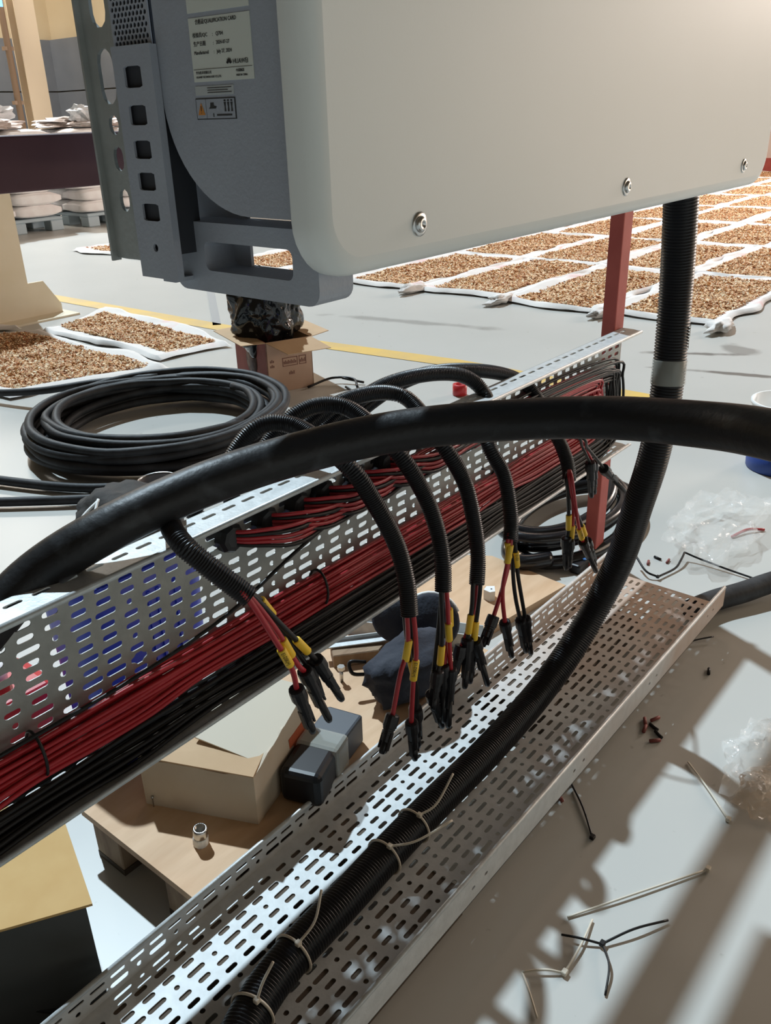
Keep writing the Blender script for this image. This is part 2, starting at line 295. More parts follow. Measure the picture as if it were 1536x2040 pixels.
LEAD_WIRES = [
  [
    ('r', [(0.5886, 0.715, 0.614), (0.6173, 0.715, 0.5533), (0.6503, 0.715, 0.4764), (0.6576, 0.715, 0.4331)], (0.639, 0.715, 0.4949), (0.6576, 0.715, 0.4331), (0.6818, 0.715, 0.3454)) ,
    ('r', [(0.5985, 0.722, 0.6083), (0.6361, 0.722, 0.5409), (0.6667, 0.722, 0.4724), (0.683, 0.722, 0.4465)], (0.6529, 0.722, 0.5068), (0.683, 0.722, 0.4465), (0.7239, 0.722, 0.3358)) ,
    ('k', [(0.6051, 0.725, 0.6055), (0.6483, 0.725, 0.5412), (0.6945, 0.725, 0.4724), (0.7098, 0.725, 0.4487)], (0.6812, 0.725, 0.4895), (0.7098, 0.725, 0.4487), (0.7564, 0.725, 0.353)) ,
    ('k', [(0.6128, 0.732, 0.6008), (0.6353, 0.732, 0.5682), (0.6736, 0.732, 0.4892), (0.7016, 0.732, 0.4358)], (0.6322, 0.732, 0.5728), (0.7, 0.732, 0.441), (0.7185, 0.732, 0.3638)) ,
  ],
  [
    ('r', [(0.9003, 0.712, 0.4386), (0.9001, 0.712, 0.375), (0.8794, 0.712, 0.3334), (0.8563, 0.712, 0.2631)], (0.8961, 0.712, 0.3714), (0.8563, 0.712, 0.2631), (0.8269, 0.712, 0.2078)) ,
    ('r', [(0.908, 0.706, 0.437), (0.9144, 0.706, 0.36), (0.9054, 0.706, 0.3061), (0.8983, 0.706, 0.2258)], (0.9058, 0.706, 0.3287), (0.8996, 0.706, 0.2249), (0.9078, 0.706, 0.1423)) ,
    ('k', [(0.9066, 0.722, 0.4336), (0.9164, 0.722, 0.3523), (0.9353, 0.722, 0.2712), (0.9331, 0.722, 0.2223)], (0.9334, 0.722, 0.3211), (0.9331, 0.722, 0.2223), (0.9374, 0.722, 0.1412)) ,
    ('k', [(0.9271, 0.727, 0.4197), (0.9324, 0.727, 0.3514), (0.9362, 0.727, 0.2684), (0.9355, 0.727, 0.2269)], None, (0.9368, 0.727, 0.224), (0.9384, 0.727, 0.1491)) ,
  ],
  [
    ('k', [(0.989, 0.71, 0.4404), (0.9921, 0.71, 0.3662), (0.9879, 0.71, 0.308), (0.9777, 0.71, 0.2797)], (0.9894, 0.71, 0.3102), (0.9777, 0.71, 0.2797), (0.9644, 0.71, 0.2116)) ,
    ('r', [(0.9989, 0.707, 0.4368), (1.0052, 0.707, 0.3706), (1.0102, 0.707, 0.3072), (1.0137, 0.707, 0.2656)], (1.0039, 0.707, 0.3492), (1.0137, 0.707, 0.2656), (1.0072, 0.707, 0.1473)) ,
    ('r', [(1.0045, 0.715, 0.4314), (1.0209, 0.715, 0.3696), (1.0125, 0.715, 0.313), (1.0038, 0.715, 0.2762)], (1.0224, 0.715, 0.3708), (1.0009, 0.715, 0.2779), (1.0045, 0.715, 0.1564)) ,
    ('k', [(1.0071, 0.722, 0.4278), (0.9986, 0.722, 0.3582), (0.9869, 0.722, 0.2932), (0.9749, 0.722, 0.2264)], None, (0.9779, 0.722, 0.2299), (1.0112, 0.722, 0.1373)) ,
  ],
  [
    ('k', [(1.0871, 0.712, 0.4068), (1.0838, 0.712, 0.3597), (1.0756, 0.712, 0.3172), (1.0715, 0.712, 0.2952)], (1.0737, 0.712, 0.3297), (1.0715, 0.712, 0.2952), (1.0659, 0.712, 0.196)) ,
    ('k', [(1.1017, 0.707, 0.4018), (1.0957, 0.707, 0.3506), (1.0875, 0.707, 0.3077), (1.0915, 0.707, 0.2843)], (1.0874, 0.707, 0.312), (1.0915, 0.707, 0.2843), (1.1366, 0.707, 0.1632)) ,
    ('r', [(1.1059, 0.718, 0.3961), (1.1023, 0.718, 0.3589), (1.0814, 0.718, 0.3119), (1.0584, 0.718, 0.2849)], None, (1.0584, 0.718, 0.2849), (1.0406, 0.718, 0.2325)) ,
    ('r', [(1.1153, 0.722, 0.3905), (1.1154, 0.722, 0.3406), (1.1073, 0.722, 0.2916), (1.1017, 0.722, 0.262)], None, (1.1017, 0.722, 0.262), (1.0973, 0.722, 0.1842)) ,
  ],
  [
    ('r', [(1.2145, 0.722, 0.4366), (1.2195, 0.722, 0.3875), (1.2014, 0.722, 0.34), (1.1711, 0.722, 0.2893)], (1.2109, 0.722, 0.4122), (1.1711, 0.722, 0.2893), (1.1373, 0.722, 0.2428)) ,
    ('r', [(1.2184, 0.718, 0.4362), (1.2077, 0.718, 0.3887), (1.1953, 0.718, 0.3357), (1.2088, 0.718, 0.2595)], (1.217, 0.718, 0.4067), (1.2088, 0.718, 0.2595), (1.2408, 0.718, 0.1648)) ,
    ('k', [(1.2325, 0.722, 0.4282), (1.2375, 0.722, 0.3581), (1.251, 0.722, 0.2968), (1.2749, 0.722, 0.2302)], None, (1.2749, 0.722, 0.2302), (1.3036, 0.722, 0.1407)) ,
    ('k', [(1.2311, 0.718, 0.43), (1.2474, 0.718, 0.355), (1.2672, 0.718, 0.2905), (1.2875, 0.718, 0.2288)], (1.243, 0.718, 0.3892), (1.2875, 0.718, 0.2288), (1.3179, 0.718, 0.1296)) ,
  ],
  [
    ('k', [(1.4665, 0.74, 0.4676), (1.479, 0.74, 0.4217), (1.4902, 0.74, 0.3539), (1.4884, 0.74, 0.3179)], (1.4871, 0.74, 0.361), (1.4838, 0.74, 0.3198), (1.4939, 0.74, 0.2425)) ,
    ('r', [(1.4676, 0.735, 0.4684), (1.4951, 0.735, 0.3943), (1.4973, 0.735, 0.3467), (1.4954, 0.735, 0.3117)], (1.4948, 0.735, 0.3323), (1.4884, 0.735, 0.3146), (1.4974, 0.735, 0.2475)) ,
    ('r', [(1.4687, 0.73, 0.4693), (1.4933, 0.73, 0.402), (1.5178, 0.73, 0.34), (1.5458, 0.73, 0.2912)], (1.5275, 0.73, 0.3206), (1.5458, 0.73, 0.2912), (1.6265, 0.73, 0.1816)) ,
    ('k', [(1.4749, 0.742, 0.4642), (1.5163, 0.742, 0.3844), (1.56, 0.742, 0.3199), (1.5914, 0.742, 0.2701)], (1.5729, 0.742, 0.3124), (1.5914, 0.742, 0.2701), (1.6448, 0.742, 0.1854)) ,
  ],
]
LOOSE = [
   ('k', [(1.5761, 0.78, 0.5186), (1.6086, 0.78, 0.4835), (1.6431, 0.78, 0.4432), (1.6553, 0.78, 0.4273)], None, (1.6553, 0.78, 0.4273), (1.6748, 0.78, 0.3379)) ,
   ('k', [(1.4635, 0.72, 0.5646), (1.5079, 0.72, 0.5255), (1.5596, 0.72, 0.4827), (1.5983, 0.72, 0.4483)], None, (1.5983, 0.72, 0.4483), (1.7353, 0.72, 0.3405)) ,
   ('r', [(1.617, 0.785, 0.4915), (1.6456, 0.785, 0.4592), (1.6689, 0.785, 0.4338), (1.6814, 0.785, 0.4176)], None, (1.6814, 0.785, 0.4176), (1.7, 0.785, 0.3364)) ,
]

# ================================================================== STRUCTURE
fl = MB(); fl.add([(-6, -9, 0), (20, -9, 0), (20, 20, 0), (-6, 20, 0)], [(0, 1, 2, 3)])
floor = tag(fl.build('floor', floor_material()), 'light grey painted factory floor', kind='structure')
def flat_strip(name, pts, w, m, parent, z=0.002):
    mb = MB(); p = [Vector((x, y, z)) for x, y in pts]; vs = []
    for i in range(len(p)):
        t = (p[min(i+1, len(p)-1)]-p[max(i-1, 0)]).normalized(); n = Vector((-t.y, t.x, 0)); vs += [p[i]+n*w/2, p[i]-n*w/2]
    mb.add(vs, [(2*i, 2*i+1, 2*i+3, 2*i+2) for i in range(len(p)-1)]); return mb.build(name, m, parent)
flat_strip('painted_line', [(3.28, 8.2), (3.33, 5.85), (3.37, 3.35), (3.475, 2.42), (3.46, 1.4), (3.46, -2.0)], 0.13, yellowline, floor)
flat_strip('joint_strip', [(4.18, 5.12), (3.385, 4.12)], 0.05, mat('joint_filler', (0.30, 0.29, 0.28), 0.6), floor)
w = MB(); w.box((-6, 15.0, 0), (9.6, 15.2, 7)); tag(w.build('wall_left', creamwall), kind='structure')
w = MB(); w.box((9.4, 9.5, 0), (9.6, 15.0, 7)); tag(w.build('wall_back', creamwall), kind='structure')
w = MB(); w.box((17.6, -9, 0), (17.8, 20, 7)); wr = tag(w.build('wall_right', pinkwall), kind='structure')
b = MB(); b.box((17.52, -9, 0.002), (17.6, 20, 0.22)); tag(b.build('baseboard_right', redoxide), kind='structure')
# grey cladding sheets standing in front of the cream walls
for i, (x0, x1) in enumerate(((5.5, 7.3), (7.32, 9.3))):
    for k, (z0, z1) in enumerate(((0.0, 1.62), (1.64, 2.42))):
        c = MB(); c.box((x0, 14.88, z0), (x1, 15.0, z1)); tag(c.build('trim_%d' % (1+i*2+k), greyplate), kind='structure')
for k, (z0, z1) in enumerate(((0.0, 1.62), (1.64, 2.42))):
    c = MB(); c.box((9.28, 9.5, z0), (9.4, 14.88, z1)); tag(c.build('trim_%d' % (5+k), greyplate), kind='structure')
# tall cream hall column with a pipe beside it
t = thing('hall_column', 'tall cream steel column rising in the far left corner', 'column', (7.68, 12.9, 0))
c = MB(); c.box((7.55, 12.85, 0), (7.86, 12.87, 6)).box((7.55, 13.05, 0), (7.86, 13.07, 6)).box((7.70, 12.87, 0), (7.72, 13.05, 6)); c.build('shaft', mat('column_paint', (0.72, 0.60, 0.44), 0.5), t)
t = thing('wall_pipe', 'thin brown pipe running up beside the far cream column', 'pipe', (7.40, 12.95, 0))
c = MB(); c.tube([(7.40, 12.95, 0), (7.40, 12.95, 6)], 0.045, 10); c.build('tube', mat('brown_pipe', (0.30, 0.20, 0.13), 0.5), t)
for z in (1.4, 2.1, 2.8): c = MB(); c.box((7.33, 12.92, z), (7.47, 13.0, z+0.05)); c.build('clamp', mat('brown_pipe', (0.3, 0.2, 0.13)), t)
t = thing('status_panel', 'grey wall panel with a bright blue light strip at the top left', 'panel', (6.8, 12.6, 0))
c = MB(); c.rbox((6.3, 12.6, 2.60), (7.24, 12.75, 3.6), 0.02); c.build('housing', mat('panel_grey', (0.30, 0.28, 0.26), 0.5), t)
c = MB(); c.box((6.9, 12.585, 2.605), (7.23, 12.6, 2.67)).box((7.17, 12.585, 2.67), (7.23, 12.6, 2.88)); c.build('light_strip', bluelight, t)
c = MB(); c.tube([(6.9, 12.7, 0.0), (6.9, 12.7, 2.60)], 0.03, 8); c.build('stand', mat('panel_grey', (0.3, 0.28, 0.26)), t)

# near cream column with gusset foot (left edge)
t = thing('cream_column', 'cream painted steel column with a gusset plate at its foot', 'column', (2.72, 5.35, 0))
c = MB(); c.box((2.50, 5.30, 0.012), (2.86, 5.325, 1.2)).box((2.50, 5.50, 0.012), (2.86, 5.525, 1.2)).box((2.67, 5.325, 0.012), (2.69, 5.5, 1.2)); c.build('shaft', cream, t)
c = MB(); c.prism([(0, 0), (0.21, 0), (0.21, 0.05), (0.11, 0.21), (0, 0.21)], frame((2.86, 5.322, 0.012), (1, 0, 0), (0, 0, 1)), 0.018); c.build('gusset_plate', cream, t)
c = MB(); c.box((2.40, 5.15, 0.0), (3.10, 5.6, 0.012)); c.build('base_plate', cream, t)

# ================================================================== UPPER TRAY
X0, X1 = 0.02, 2.01
t = thing('cable_tray', 'galvanised perforated cable tray on its side carrying red and black wires', 'cable tray', (X0, 0.89, 0.351))
mb = MB(); kinds = list('ABAABABABAABAA')
rows = []
for i, k in enumerate(kinds):
    v0 = 0.0176+i*0.0178; cells = []
    for j in range(54):
        u = 0.03+0.0121+j*0.0363
        kk = 'LLCLC'[(j-1) % 5]
        if k == 'A': cell = (u, 0.0363, 'S', 0.0112, 0.0041)
        else: cell = (u, 0.0363, 'S', 0.0158 if kk == 'L' else 0.0045, 0.0042)
        if i == 6 and abs(u+X0-0.540) < 0.018: cell = (u, 0.0363, 'K', 0.013, 0.0085)
        cells.append(cell)
    rows.append((v0, v0+0.0178, cells))
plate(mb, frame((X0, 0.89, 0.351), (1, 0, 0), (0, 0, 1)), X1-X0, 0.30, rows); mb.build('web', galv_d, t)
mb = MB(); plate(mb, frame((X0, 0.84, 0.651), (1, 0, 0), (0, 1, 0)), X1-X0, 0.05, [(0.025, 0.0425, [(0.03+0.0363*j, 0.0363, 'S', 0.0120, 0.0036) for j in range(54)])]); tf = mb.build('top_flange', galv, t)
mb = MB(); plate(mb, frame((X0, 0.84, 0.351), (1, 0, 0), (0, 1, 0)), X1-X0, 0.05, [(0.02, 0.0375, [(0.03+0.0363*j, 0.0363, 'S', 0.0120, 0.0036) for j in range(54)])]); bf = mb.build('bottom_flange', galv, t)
mb = MB(); mb.tube([(X0, 0.8415, 0.6475), (X1, 0.8415, 0.6475)], 0.0045, 10); mb.build('rolled_edge', galv, tf)
mb = MB(); mb.tube([(X0, 0.8415, 0.3535), (X1, 0.8415, 0.3535)], 0.0042, 10); mb.build('rolled_edge', galv, bf)

# ================================================================== LOWER TRAY
LX0, LX1, LY0, LY1, LZ = -0.05, 1.86, 0.506, 0.810, 0.0585
t = thing('cable_tray', 'galvanised perforated cable tray lying flat with a corrugated conduit in it', 'cable tray', (LX0, LY0, LZ))
rows = tray_rows(LX1-LX0, LY1-LY0, 0.0338, 0.0140, 'ABAABABAABAABAA', rowp=0.0182, u0=0.0275)
lowm = mat('tray_steel_lower', (0.50, 0.52, 0.52), 0.55, 0.10, (0.57, 0.59, 0.59), 50, 0.04, 200)
def add_dirt(m):   # rusty dust towards the far end of the lower tray
    nt = m.node_tree; N = nt.nodes; Lk = nt.links; b = N['Principled BSDF']; src = b.inputs['Base Color'].links[0].from_socket
    tc = N.new('ShaderNodeTexCoord'); sp = N.new('ShaderNodeSeparateXYZ'); Lk.new(tc.outputs['Object'], sp.inputs[0])
    n = N.new('ShaderNodeTexNoise'); n.inputs['Scale'].default_value = 7; n.inputs['Detail'].default_value = 5; Lk.new(tc.outputs['Object'], n.inputs['Vector'])
    a = N.new('ShaderNodeMath'); a.operation = 'MULTIPLY_ADD'; a.inputs[1].default_value = 1.1; Lk.new(n.outputs['Fac'], a.inputs[0]); Lk.new(sp.outputs[0], a.inputs[2])
    r = N.new('ShaderNodeMapRange'); r.inputs['From Min'].default_value = 1.7; r.inputs['From Max'].default_value = 2.5; r.inputs['To Max'].default_value = 0.75; Lk.new(a.outputs[0], r.inputs['Value'])
    mx = N.new('ShaderNodeMix'); mx.data_type = 'RGBA'; mx.inputs['B'].default_value = (0.42, 0.25, 0.15, 1); Lk.new(r.outputs[0], mx.inputs['Factor']); Lk.new(src, mx.inputs['A']); Lk.new(mx.outputs['Result'], b.inputs['Base Color'])
add_dirt(lowm)
mb = MB(); plate(mb, frame((LX0, LY0, 0.06), (1, 0, 0), (0, 1, 0)), LX1-LX0, LY1-LY0, rows); mb.build('bed', lowm, t)
mb = MB(); plate(mb, frame((LX0, LY1, 0.06), (1, 0, 0), (0, 0, 1)), LX1-LX0, 0.05, tray_rows(LX1-LX0, 0.05, 0.0325, 0.006, 'BT', 0.0165, 0.03)); sf = mb.build('side_flange', lowm, t)
mb.__init__(); mb.tube([(LX0, LY1-0.003, 0.109), (LX1, LY1-0.003, 0.109)], 0.004, 10); mb.build('rolled_edge', galv, sf)
mb = MB(); plate(mb, frame((LX0, LY0, 0.0585), (1, 0, 0), (0, 0, 1)), LX1-LX0, 0.052, [(0.018, 0.034, [(0.32*j+0.2+d, 0.03, 'S', 0.0045, 0.003) for j in range(6) for d in (0, 0.035)])]); sf = mb.build('side_flange', lowm, t)
mb.__init__(); mb.tube([(LX0, LY0+0.003, 0.1095), (LX1, LY0+0.003, 0.1095)], 0.004, 10); mb.build('rolled_edge', galv, sf)

# ================================================================== SUPPORT STEEL
t = thing('support_post', 'red oxide square steel post behind the end of the upper tray', 'post', (2.0, 0.912, 0))
mb = MB(); mb.rbox((1.975, 0.895, 0.006), (2.025, 0.931, 1.42), 0.003); mb.build('tube', redoxide, t)
mb = MB(); mb.box((1.945, 0.893, 0), (2.055, 0.96, 0.006)); mb.build('foot_plate', redoxide, t)
t = thing('support_beam', 'red oxide steel beam coloured as in shade running behind the inverter at left', 'beam', (0.5, 0.95, 1.08))
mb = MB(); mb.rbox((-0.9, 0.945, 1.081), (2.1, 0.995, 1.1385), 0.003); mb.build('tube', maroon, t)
t = thing('support_post', 'red oxide post carrying the left end of the shade-coloured beam', 'post', (-0.6, 1.02, 0))
mb = MB(); mb.rbox((-0.62, 0.997, 0), (-0.57, 1.047, 1.42), 0.003); mb.build('tube', redoxide, t)
# slotted galvanised strut the inverter hangs on
t = thing('slotted_strut', 'galvanised slotted mounting strut standing behind the grey inverter bracket', 'strut', (0.455, 0.65, 1.04))
mb = MB(); zs = [(1.0891, 0.0275, 0.0090, 0.0064), (1.1214, 0.0275, 0.0095, 0.0064), (1.1468, 0.0212, 0.0074, 0.0064), (1.1818, 0.0445, 0.0201, 0.0101), (1.2485, 0.0795, 0.0328, 0.0101), (1.3407, 0.0795, 0.0328, 0.0101)]
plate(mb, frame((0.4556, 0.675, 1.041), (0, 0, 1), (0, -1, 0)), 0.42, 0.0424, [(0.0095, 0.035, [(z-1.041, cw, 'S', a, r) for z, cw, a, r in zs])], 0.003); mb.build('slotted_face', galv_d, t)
mb = MB(); mb.box((0.4476, 0.675, 1.0387), (0.4561, 0.6777, 1.461)); mb.build('edge_flange', galv_d, t)
mb = MB(); mb.box((0.459, 0.634, 1.0409), (0.472, 0.649, 1.082)); mb.build('end_clip', galv_d, t)

# ================================================================== INVERTER
inv = thing('solar_inverter', 'large white and grey wall inverter hanging above the trays', 'inverter', (0.9, 0.5, 1.03))
CX0, CX1, CZ0, CZ1 = 0.44, 1.398, 1.042, 1.62
def rrect(x0, x1, z0, z1, r, n=8):
    out = []
    for cxx, czz, a0 in ((x1-r, z0+r, -90), (x1-r, z1-r, 0), (x0+r, z1-r, 90), (x0+r, z0+r, 180)):
        for k in range(n+1):
            a = math.radians(a0+90*k/n); out.append((cxx+r*math.cos(a), czz+r*math.sin(a)))
    return out
mb = MB(); loops = []; R = 0.014
for (y, ins) in [(0.446, 0.002), (0.443, 0.0)] + [(0.418+R-R*math.sin(math.radians(a)), R-R*math.cos(math.radians(a))) for a in range(0, 91, 15)]:
    loops.append([Vector((x, y, z)) for x, z in rrect(CX0+ins, CX1-ins, CZ0+ins, CZ1-ins, 0.040-ins*0.6)])
n = len(loops[0]); vs = [v for l in loops for v in l]
fs = [(i*n+k, i*n+(k+1) % n, (i+1)*n+(k+1) % n, (i+1)*n+k) for i in range(len(loops)-1) for k in range(n)]
mb.add(vs, fs, True); mb.add(loops[-1], [tuple(range(n))]); mb.add(loops[0], [tuple(range(n))[::-1]])
mb.build('front_cover', coverm, inv)
for x in (0.5525, 0.920, 1.290):
    M = frame((x, 0.4178, 1.0716), (1, 0, 0), (0, 0, 1))
    mb = MB(); mb.lathe([(0.0092, -0.001), (0.0092, 0.0006), (0.0074, 0.0012)], M, 24); wa = mb.build('washer', steelm, inv)
    mb = MB(); mb.lathe([(0.0064, 0.0008), (0.0062, 0.002), (0.0048, 0.0036), (0.0022, 0.0042), (0.0020, 0.0026), (0.0002, 0.0026)], M, 20); mb.build('bolt', steelm, inv)
prof = [(0.446, 1.083), (0.497, 1.083)] + [(0.497+0.085*math.sin(math.radians(a)), 1.168-0.085*math.cos(math.radians(a))) for a in range(6, 91, 6)] + [(0.582, 1.6), (0.446, 1.6)]
mb = MB(); mb.prism(prof, frame((0.45, 0, 0), (0, 1, 0), (0, 0, 1)), 0.93); mb.build('body', bodym, inv)
mb = MB(); mb.rbox((0.63, 0.586, 1.095), (1.36, 0.885, 1.6), 0.01, 2); mb.build('heat_sink', bodym, inv)
# bottom carrying handle: a rounded frame below the body side
def loop_frame(outer, inner, x0, x1):
    mb = MB(); n = len(outer); vs = []
    for x in (x0, x1):
        vs += [(x, y, z) for y, z in outer] + [(x, y, z) for y, z in inner]
    fs = []
    for k in range(n):
        j = (k+1) % n; fs += [(k, j, n+j, n+k), (2*n+j, 2*n+k, 3*n+k, 3*n+j), (k, 2*n+k, 2*n+j, j), (n+k, n+j, 3*n+j, 3*n+k)]
    mb.add(vs, fs); return mb
outer = rrect(0.4475, 0.615, 1.0185, 1.074, 0.012, 5); inner = rrect(0.474, 0.575, 1.036, 1.059, 0.006, 5)
mb = loop_frame(outer, inner, 0.468, 0.506); mb.build('carry_handle', bodym, inv)
# side bracket with square holes, and hexagon-hole vent above it
mb = MB(); plate(mb, frame((0.445, 0.629, 1.0303), (0, 0, 1), (0, -1, 0)), 0.1706, 0.0477, [(0.0085, 0.038, [(0.0245, 0.0106, 'S', 0.0032, 0.0032), (0.052, 0.019, 'Q', 0.0066, 0.0106), (0.0752, 0.019, 'Q', 0.0066, 0.0106), (0.0985, 0.019, 'Q', 0.0066, 0.0106), (0.123, 0.0212, 'Q', 0.0070, 0.0106), (0.1494, 0.0212, 'Q', 0.0074, 0.0106)])], 0.002)
mb.box((0.445, 0.5813, 1.0303), (0.4495, 0.5833, 1.2005)).box((0.445, 0.5833, 1.1985), (0.475, 0.629, 1.2005)).box((0.449, 0.593, 1.027), (0.475, 0.609, 1.0303))
mb.build('side_bracket', bodym, inv)
mb = MB(); mb.box((0.500, 0.555, 1.022), (0.503, 0.660, 1.20)); mb.build('bracket_web', bodym, inv)
mb = MB(); mb.box((0.4472, 0.585, 1.05), (0.475, 0.627, 1.193)); mb.build('bracket_hole_shade', mat('recess_shade', (0.02, 0.022, 0.028), 0.7), inv)  # near-black block standing in for the shade behind the holes
rows = []
for i in range(16):
    rows.append((0.001+i*0.0038, 0.001+(i+1)*0.0038, [(0.0037+(i % 2)*0.0023+j*0.0046, 0.0046, 'S', 0.0018, 0.00165) for j in range(9)]))
mb = MB(); plate(mb, frame((0.449, 0.6325, 1.1998), (0, -1, 0), (0, 0, 1)), 0.047, 0.064, rows, 0.001); mb.build('vent_mesh', bodym, inv)
mb = MB(); mb.box((0.4512, 0.586, 1.1998), (0.4535, 0.6325, 1.2638)); mb.build('vent_shade', mat('recess_shade', (0.02, 0.022, 0.028)), inv)  # dark sheet put behind the mesh as its inner shade
mb = MB(); mb.lathe([(0.0, 0), (0.02, 0), (0.02, 0.012), (0.026, 0.014), (0.026, 0.028), (0.018, 0.034), (0.018, 0.06)], Matrix.Translation((1.441, 0.56, 1.025)), 18); mb.build('cable_gland', blackp, inv)
mb = MB(); mb.rbox((1.36, 0.50, 1.05), (1.47, 0.60, 1.09), 0.006); mb.build('gland_box', bodym, inv)
# side labels
LXP = 0.4497
def lab(name, y0, y1, z0, z1, m=labelm, dx=0.0):
    mb = MB(); mb.box((LXP-0.0002-dx, y1, z0), (LXP+0.0006, y0, z1)); return mb.build(name, m, inv)
def side_text(p, s, y, z, size, sx=1.0, m=inkm, align='LEFT'):
    return text_mesh('lettering', s, frame((LXP-0.0005, y, z), (0, -1, 0), (0, 0, 1)), size, m, p, align, sx)
l0 = lab('type_label', 0.5425, 0.4795, 1.2165, 1.26)
l1 = lab('qualification_label', 0.5425, 0.4795, 1.1735, 1.2135)
side_text(l1, '合格证/QUALIFICATION CARD', 0.535, 1.2095, 0.0036, 0.86)
side_text(l1, '检验员/QC', 0.539, 1.2015, 0.0033); side_text(l1, ':   Q704', 0.518, 1.2015, 0.0033)
side_text(l1, '生产日期', 0.539, 1.1962, 0.0033); side_text(l1, ':   2024-07-27', 0.518, 1.1962, 0.0033, 0.9)
side_text(l1, 'Manufactured', 0.539, 1.1908, 0.0033, 0.85); side_text(l1, ':   July 27, 2024', 0.518, 1.1908, 0.0033, 0.9)
side_text(l1, 'HUAWEI', 0.4995, 1.1835, 0.0042, 0.95)
mb = MB()
for k in range(8):      # petal emblem
    a = math.radians(-68+136*k/7); p0 = Vector((LXP-0.0006, 0.5032, 1.1835)); d = Vector((0, -math.sin(a), math.cos(a)))
    e = Vector((0, -math.cos(a), -math.sin(a))); L = 0.0042 if abs(k-3.5) < 2 else 0.0034
    mb.add([p0+d*0.0006, p0+d*L*0.6+e*0.0006, p0+d*L, p0+d*L*0.6-e*0.0006], [(0, 1, 2, 3)])
mb.build('emblem', inkm, l1)
mb = MB(); mb.box((LXP-0.0006, 0.4805, 1.18130), (LXP-0.0003, 0.5415, 1.18150)); mb.build('rule', inkm, l1)
side_text(l1, '华为技术有限公司', 0.5395, 1.1785, 0.0021); side_text(l1, 'HUAWEI TECHNOLOGIES CO.,LTD.', 0.5395, 1.1758, 0.0019, 0.9)
side_text(l1, '中国制造', 0.497, 1.1785, 0.0021); side_text(l1, 'MADE IN CHINA', 0.497, 1.1758, 0.0018, 0.85)
l2 = lab('serial_label', 0.5425, 0.5015, 1.1648, 1.1708, mat('label_silver', (0.40, 0.42, 0.42), 0.5))
for i in range(3): 
    mb = MB(); mb.box((LXP-0.0006, 0.5035+0.004*(i % 2), 1.1692-0.0015*i), (LXP-0.0003, 0.529, 1.1696-0.0015*i)); mb.build('print_line', inkm, l2)
l3 = lab('warning_label', 0.5435, 0.5010, 1.1490, 1.1630, inkm)
mb = MB(); mb.box((LXP-0.0004, 0.5325, 1.1497), (LXP-0.0001, 0.5428, 1.1623)).box((LXP-0.0004, 0.5017, 1.1497), (LXP-0.0001, 0.5320, 1.1623)); mb.build('label_field', bodym, l3)
def tri(mb, pts, x): mb.add([(x, y, z) for y, z in pts], [tuple(range(len(pts)))])
mb = MB(); tri(mb, [(0.5415, 1.152), (0.5335, 1.152), (0.5375, 1.1602)], LXP-0.0006); mb.build('warning_triangle', orangem, l3)
mb = MB(); tri(mb, [(0.53785, 1.1545), (0.53715, 1.1545), (0.5371, 1.158), (0.5379, 1.158)], LXP-0.0008); tri(mb, [(0.5378, 1.1530), (0.5372, 1.1530), (0.5372, 1.1537), (0.5378, 1.1537)], LXP-0.0008); mb.build('exclamation_mark', inkm, l3)
mb = MB()
for dy in (0.5115, 0.508, 0.5045):      # three carrying figures
    mb.lathe([(0.0001, 0), (0.0009, 0.0004), (0.0009, 0.0010), (0.0001, 0.0014)], Matrix.Translation((LXP-0.0004, dy, 1.1603)), 8)
    tri(mb, [(dy+0.0012, 1.1600), (dy-0.0012, 1.1600), (dy-0.0006, 1.1570), (dy-0.0010, 1.1540), (dy+0.0010, 1.1540), (dy+0.0006, 1.1570)], LXP-0.0006)
tri(mb, [(0.5290, 1.1560), (0.5215, 1.1560), (0.5205, 1.1575), (0.5235, 1.1580), (0.5235, 1.1600), (0.5270, 1.1600), (0.5275, 1.1575)], LXP-0.0006)
tri(mb, [(0.5250, 1.1505), (0.5240, 1.1505), (0.5240, 1.1530), (0.5250, 1.1530)], LXP-0.0006)
mb.build('pictogram', inkm, l3)
mb = MB(); mb.box((LXP-0.0006, 0.505, 1.1512), (LXP-0.0003, 0.521, 1.1524)); mb.build('print_line', inkm, l3)

# ================================================================== THICK PIPE AND HANGING CONDUIT
p = resample(catmull(PIPE, 12), 0.012)
mb = MB(); mb.tube(p, 0.029, 24); tag(mb.build('black_pipe', pipem), 'thick smooth black pipe arching across in front of everything', 'pipe')
t = thing('corrugated_conduit', 'thick black corrugated conduit hanging from the inverter into the lower tray', 'conduit', BIGC[0])
mb = MB(); mb.corr(BIGC, 0.0285, 0.0052, 0.0024, 22, 14); mb.build('hose', blackp, t)
P = catmull(BIGC, 14)
def conduit_at(z):
    i = min(range(60), key=lambda k: abs(P[k].z-z)); return P[i], (P[i+1]-P[i-1]).normalized()
c, d = conduit_at(0.725); mb = MB(); mb.lathe([(0.0292, -0.022), (0.0300, -0.02), (0.0297, 0.0), (0.0302, 0.02), (0.0293, 0.022)], axis_frame(c, d), 24, cap=False); mb.build('clear_tape', tapem, t)
c, d = conduit_at(0.785); M = axis_frame(c, d); mb = MB(); vs = []
ang0 = math.atan2((M.inverted() @ (c+Vector((0.35, -0.94, 0)))).y, (M.inverted() @ (c+Vector((0.35, -0.94, 0)))).x)
for j, h in enumerate((-0.020, 0.0, 0.022)):
    for k in range(6):
        a = ang0-0.25+0.5*k/5*(1.0 if j != 0 else 0.6); vs.append(M @ Vector((0.0292*math.cos(a), 0.0292*math.sin(a), -h)))
mb.add(vs, [(j*6+k, j*6+k+1, (j+1)*6+k+1, (j+1)*6+k) for j in range(2) for k in range(5)], True); st = mb.build('sticker', labelm, t)
mb = MB()
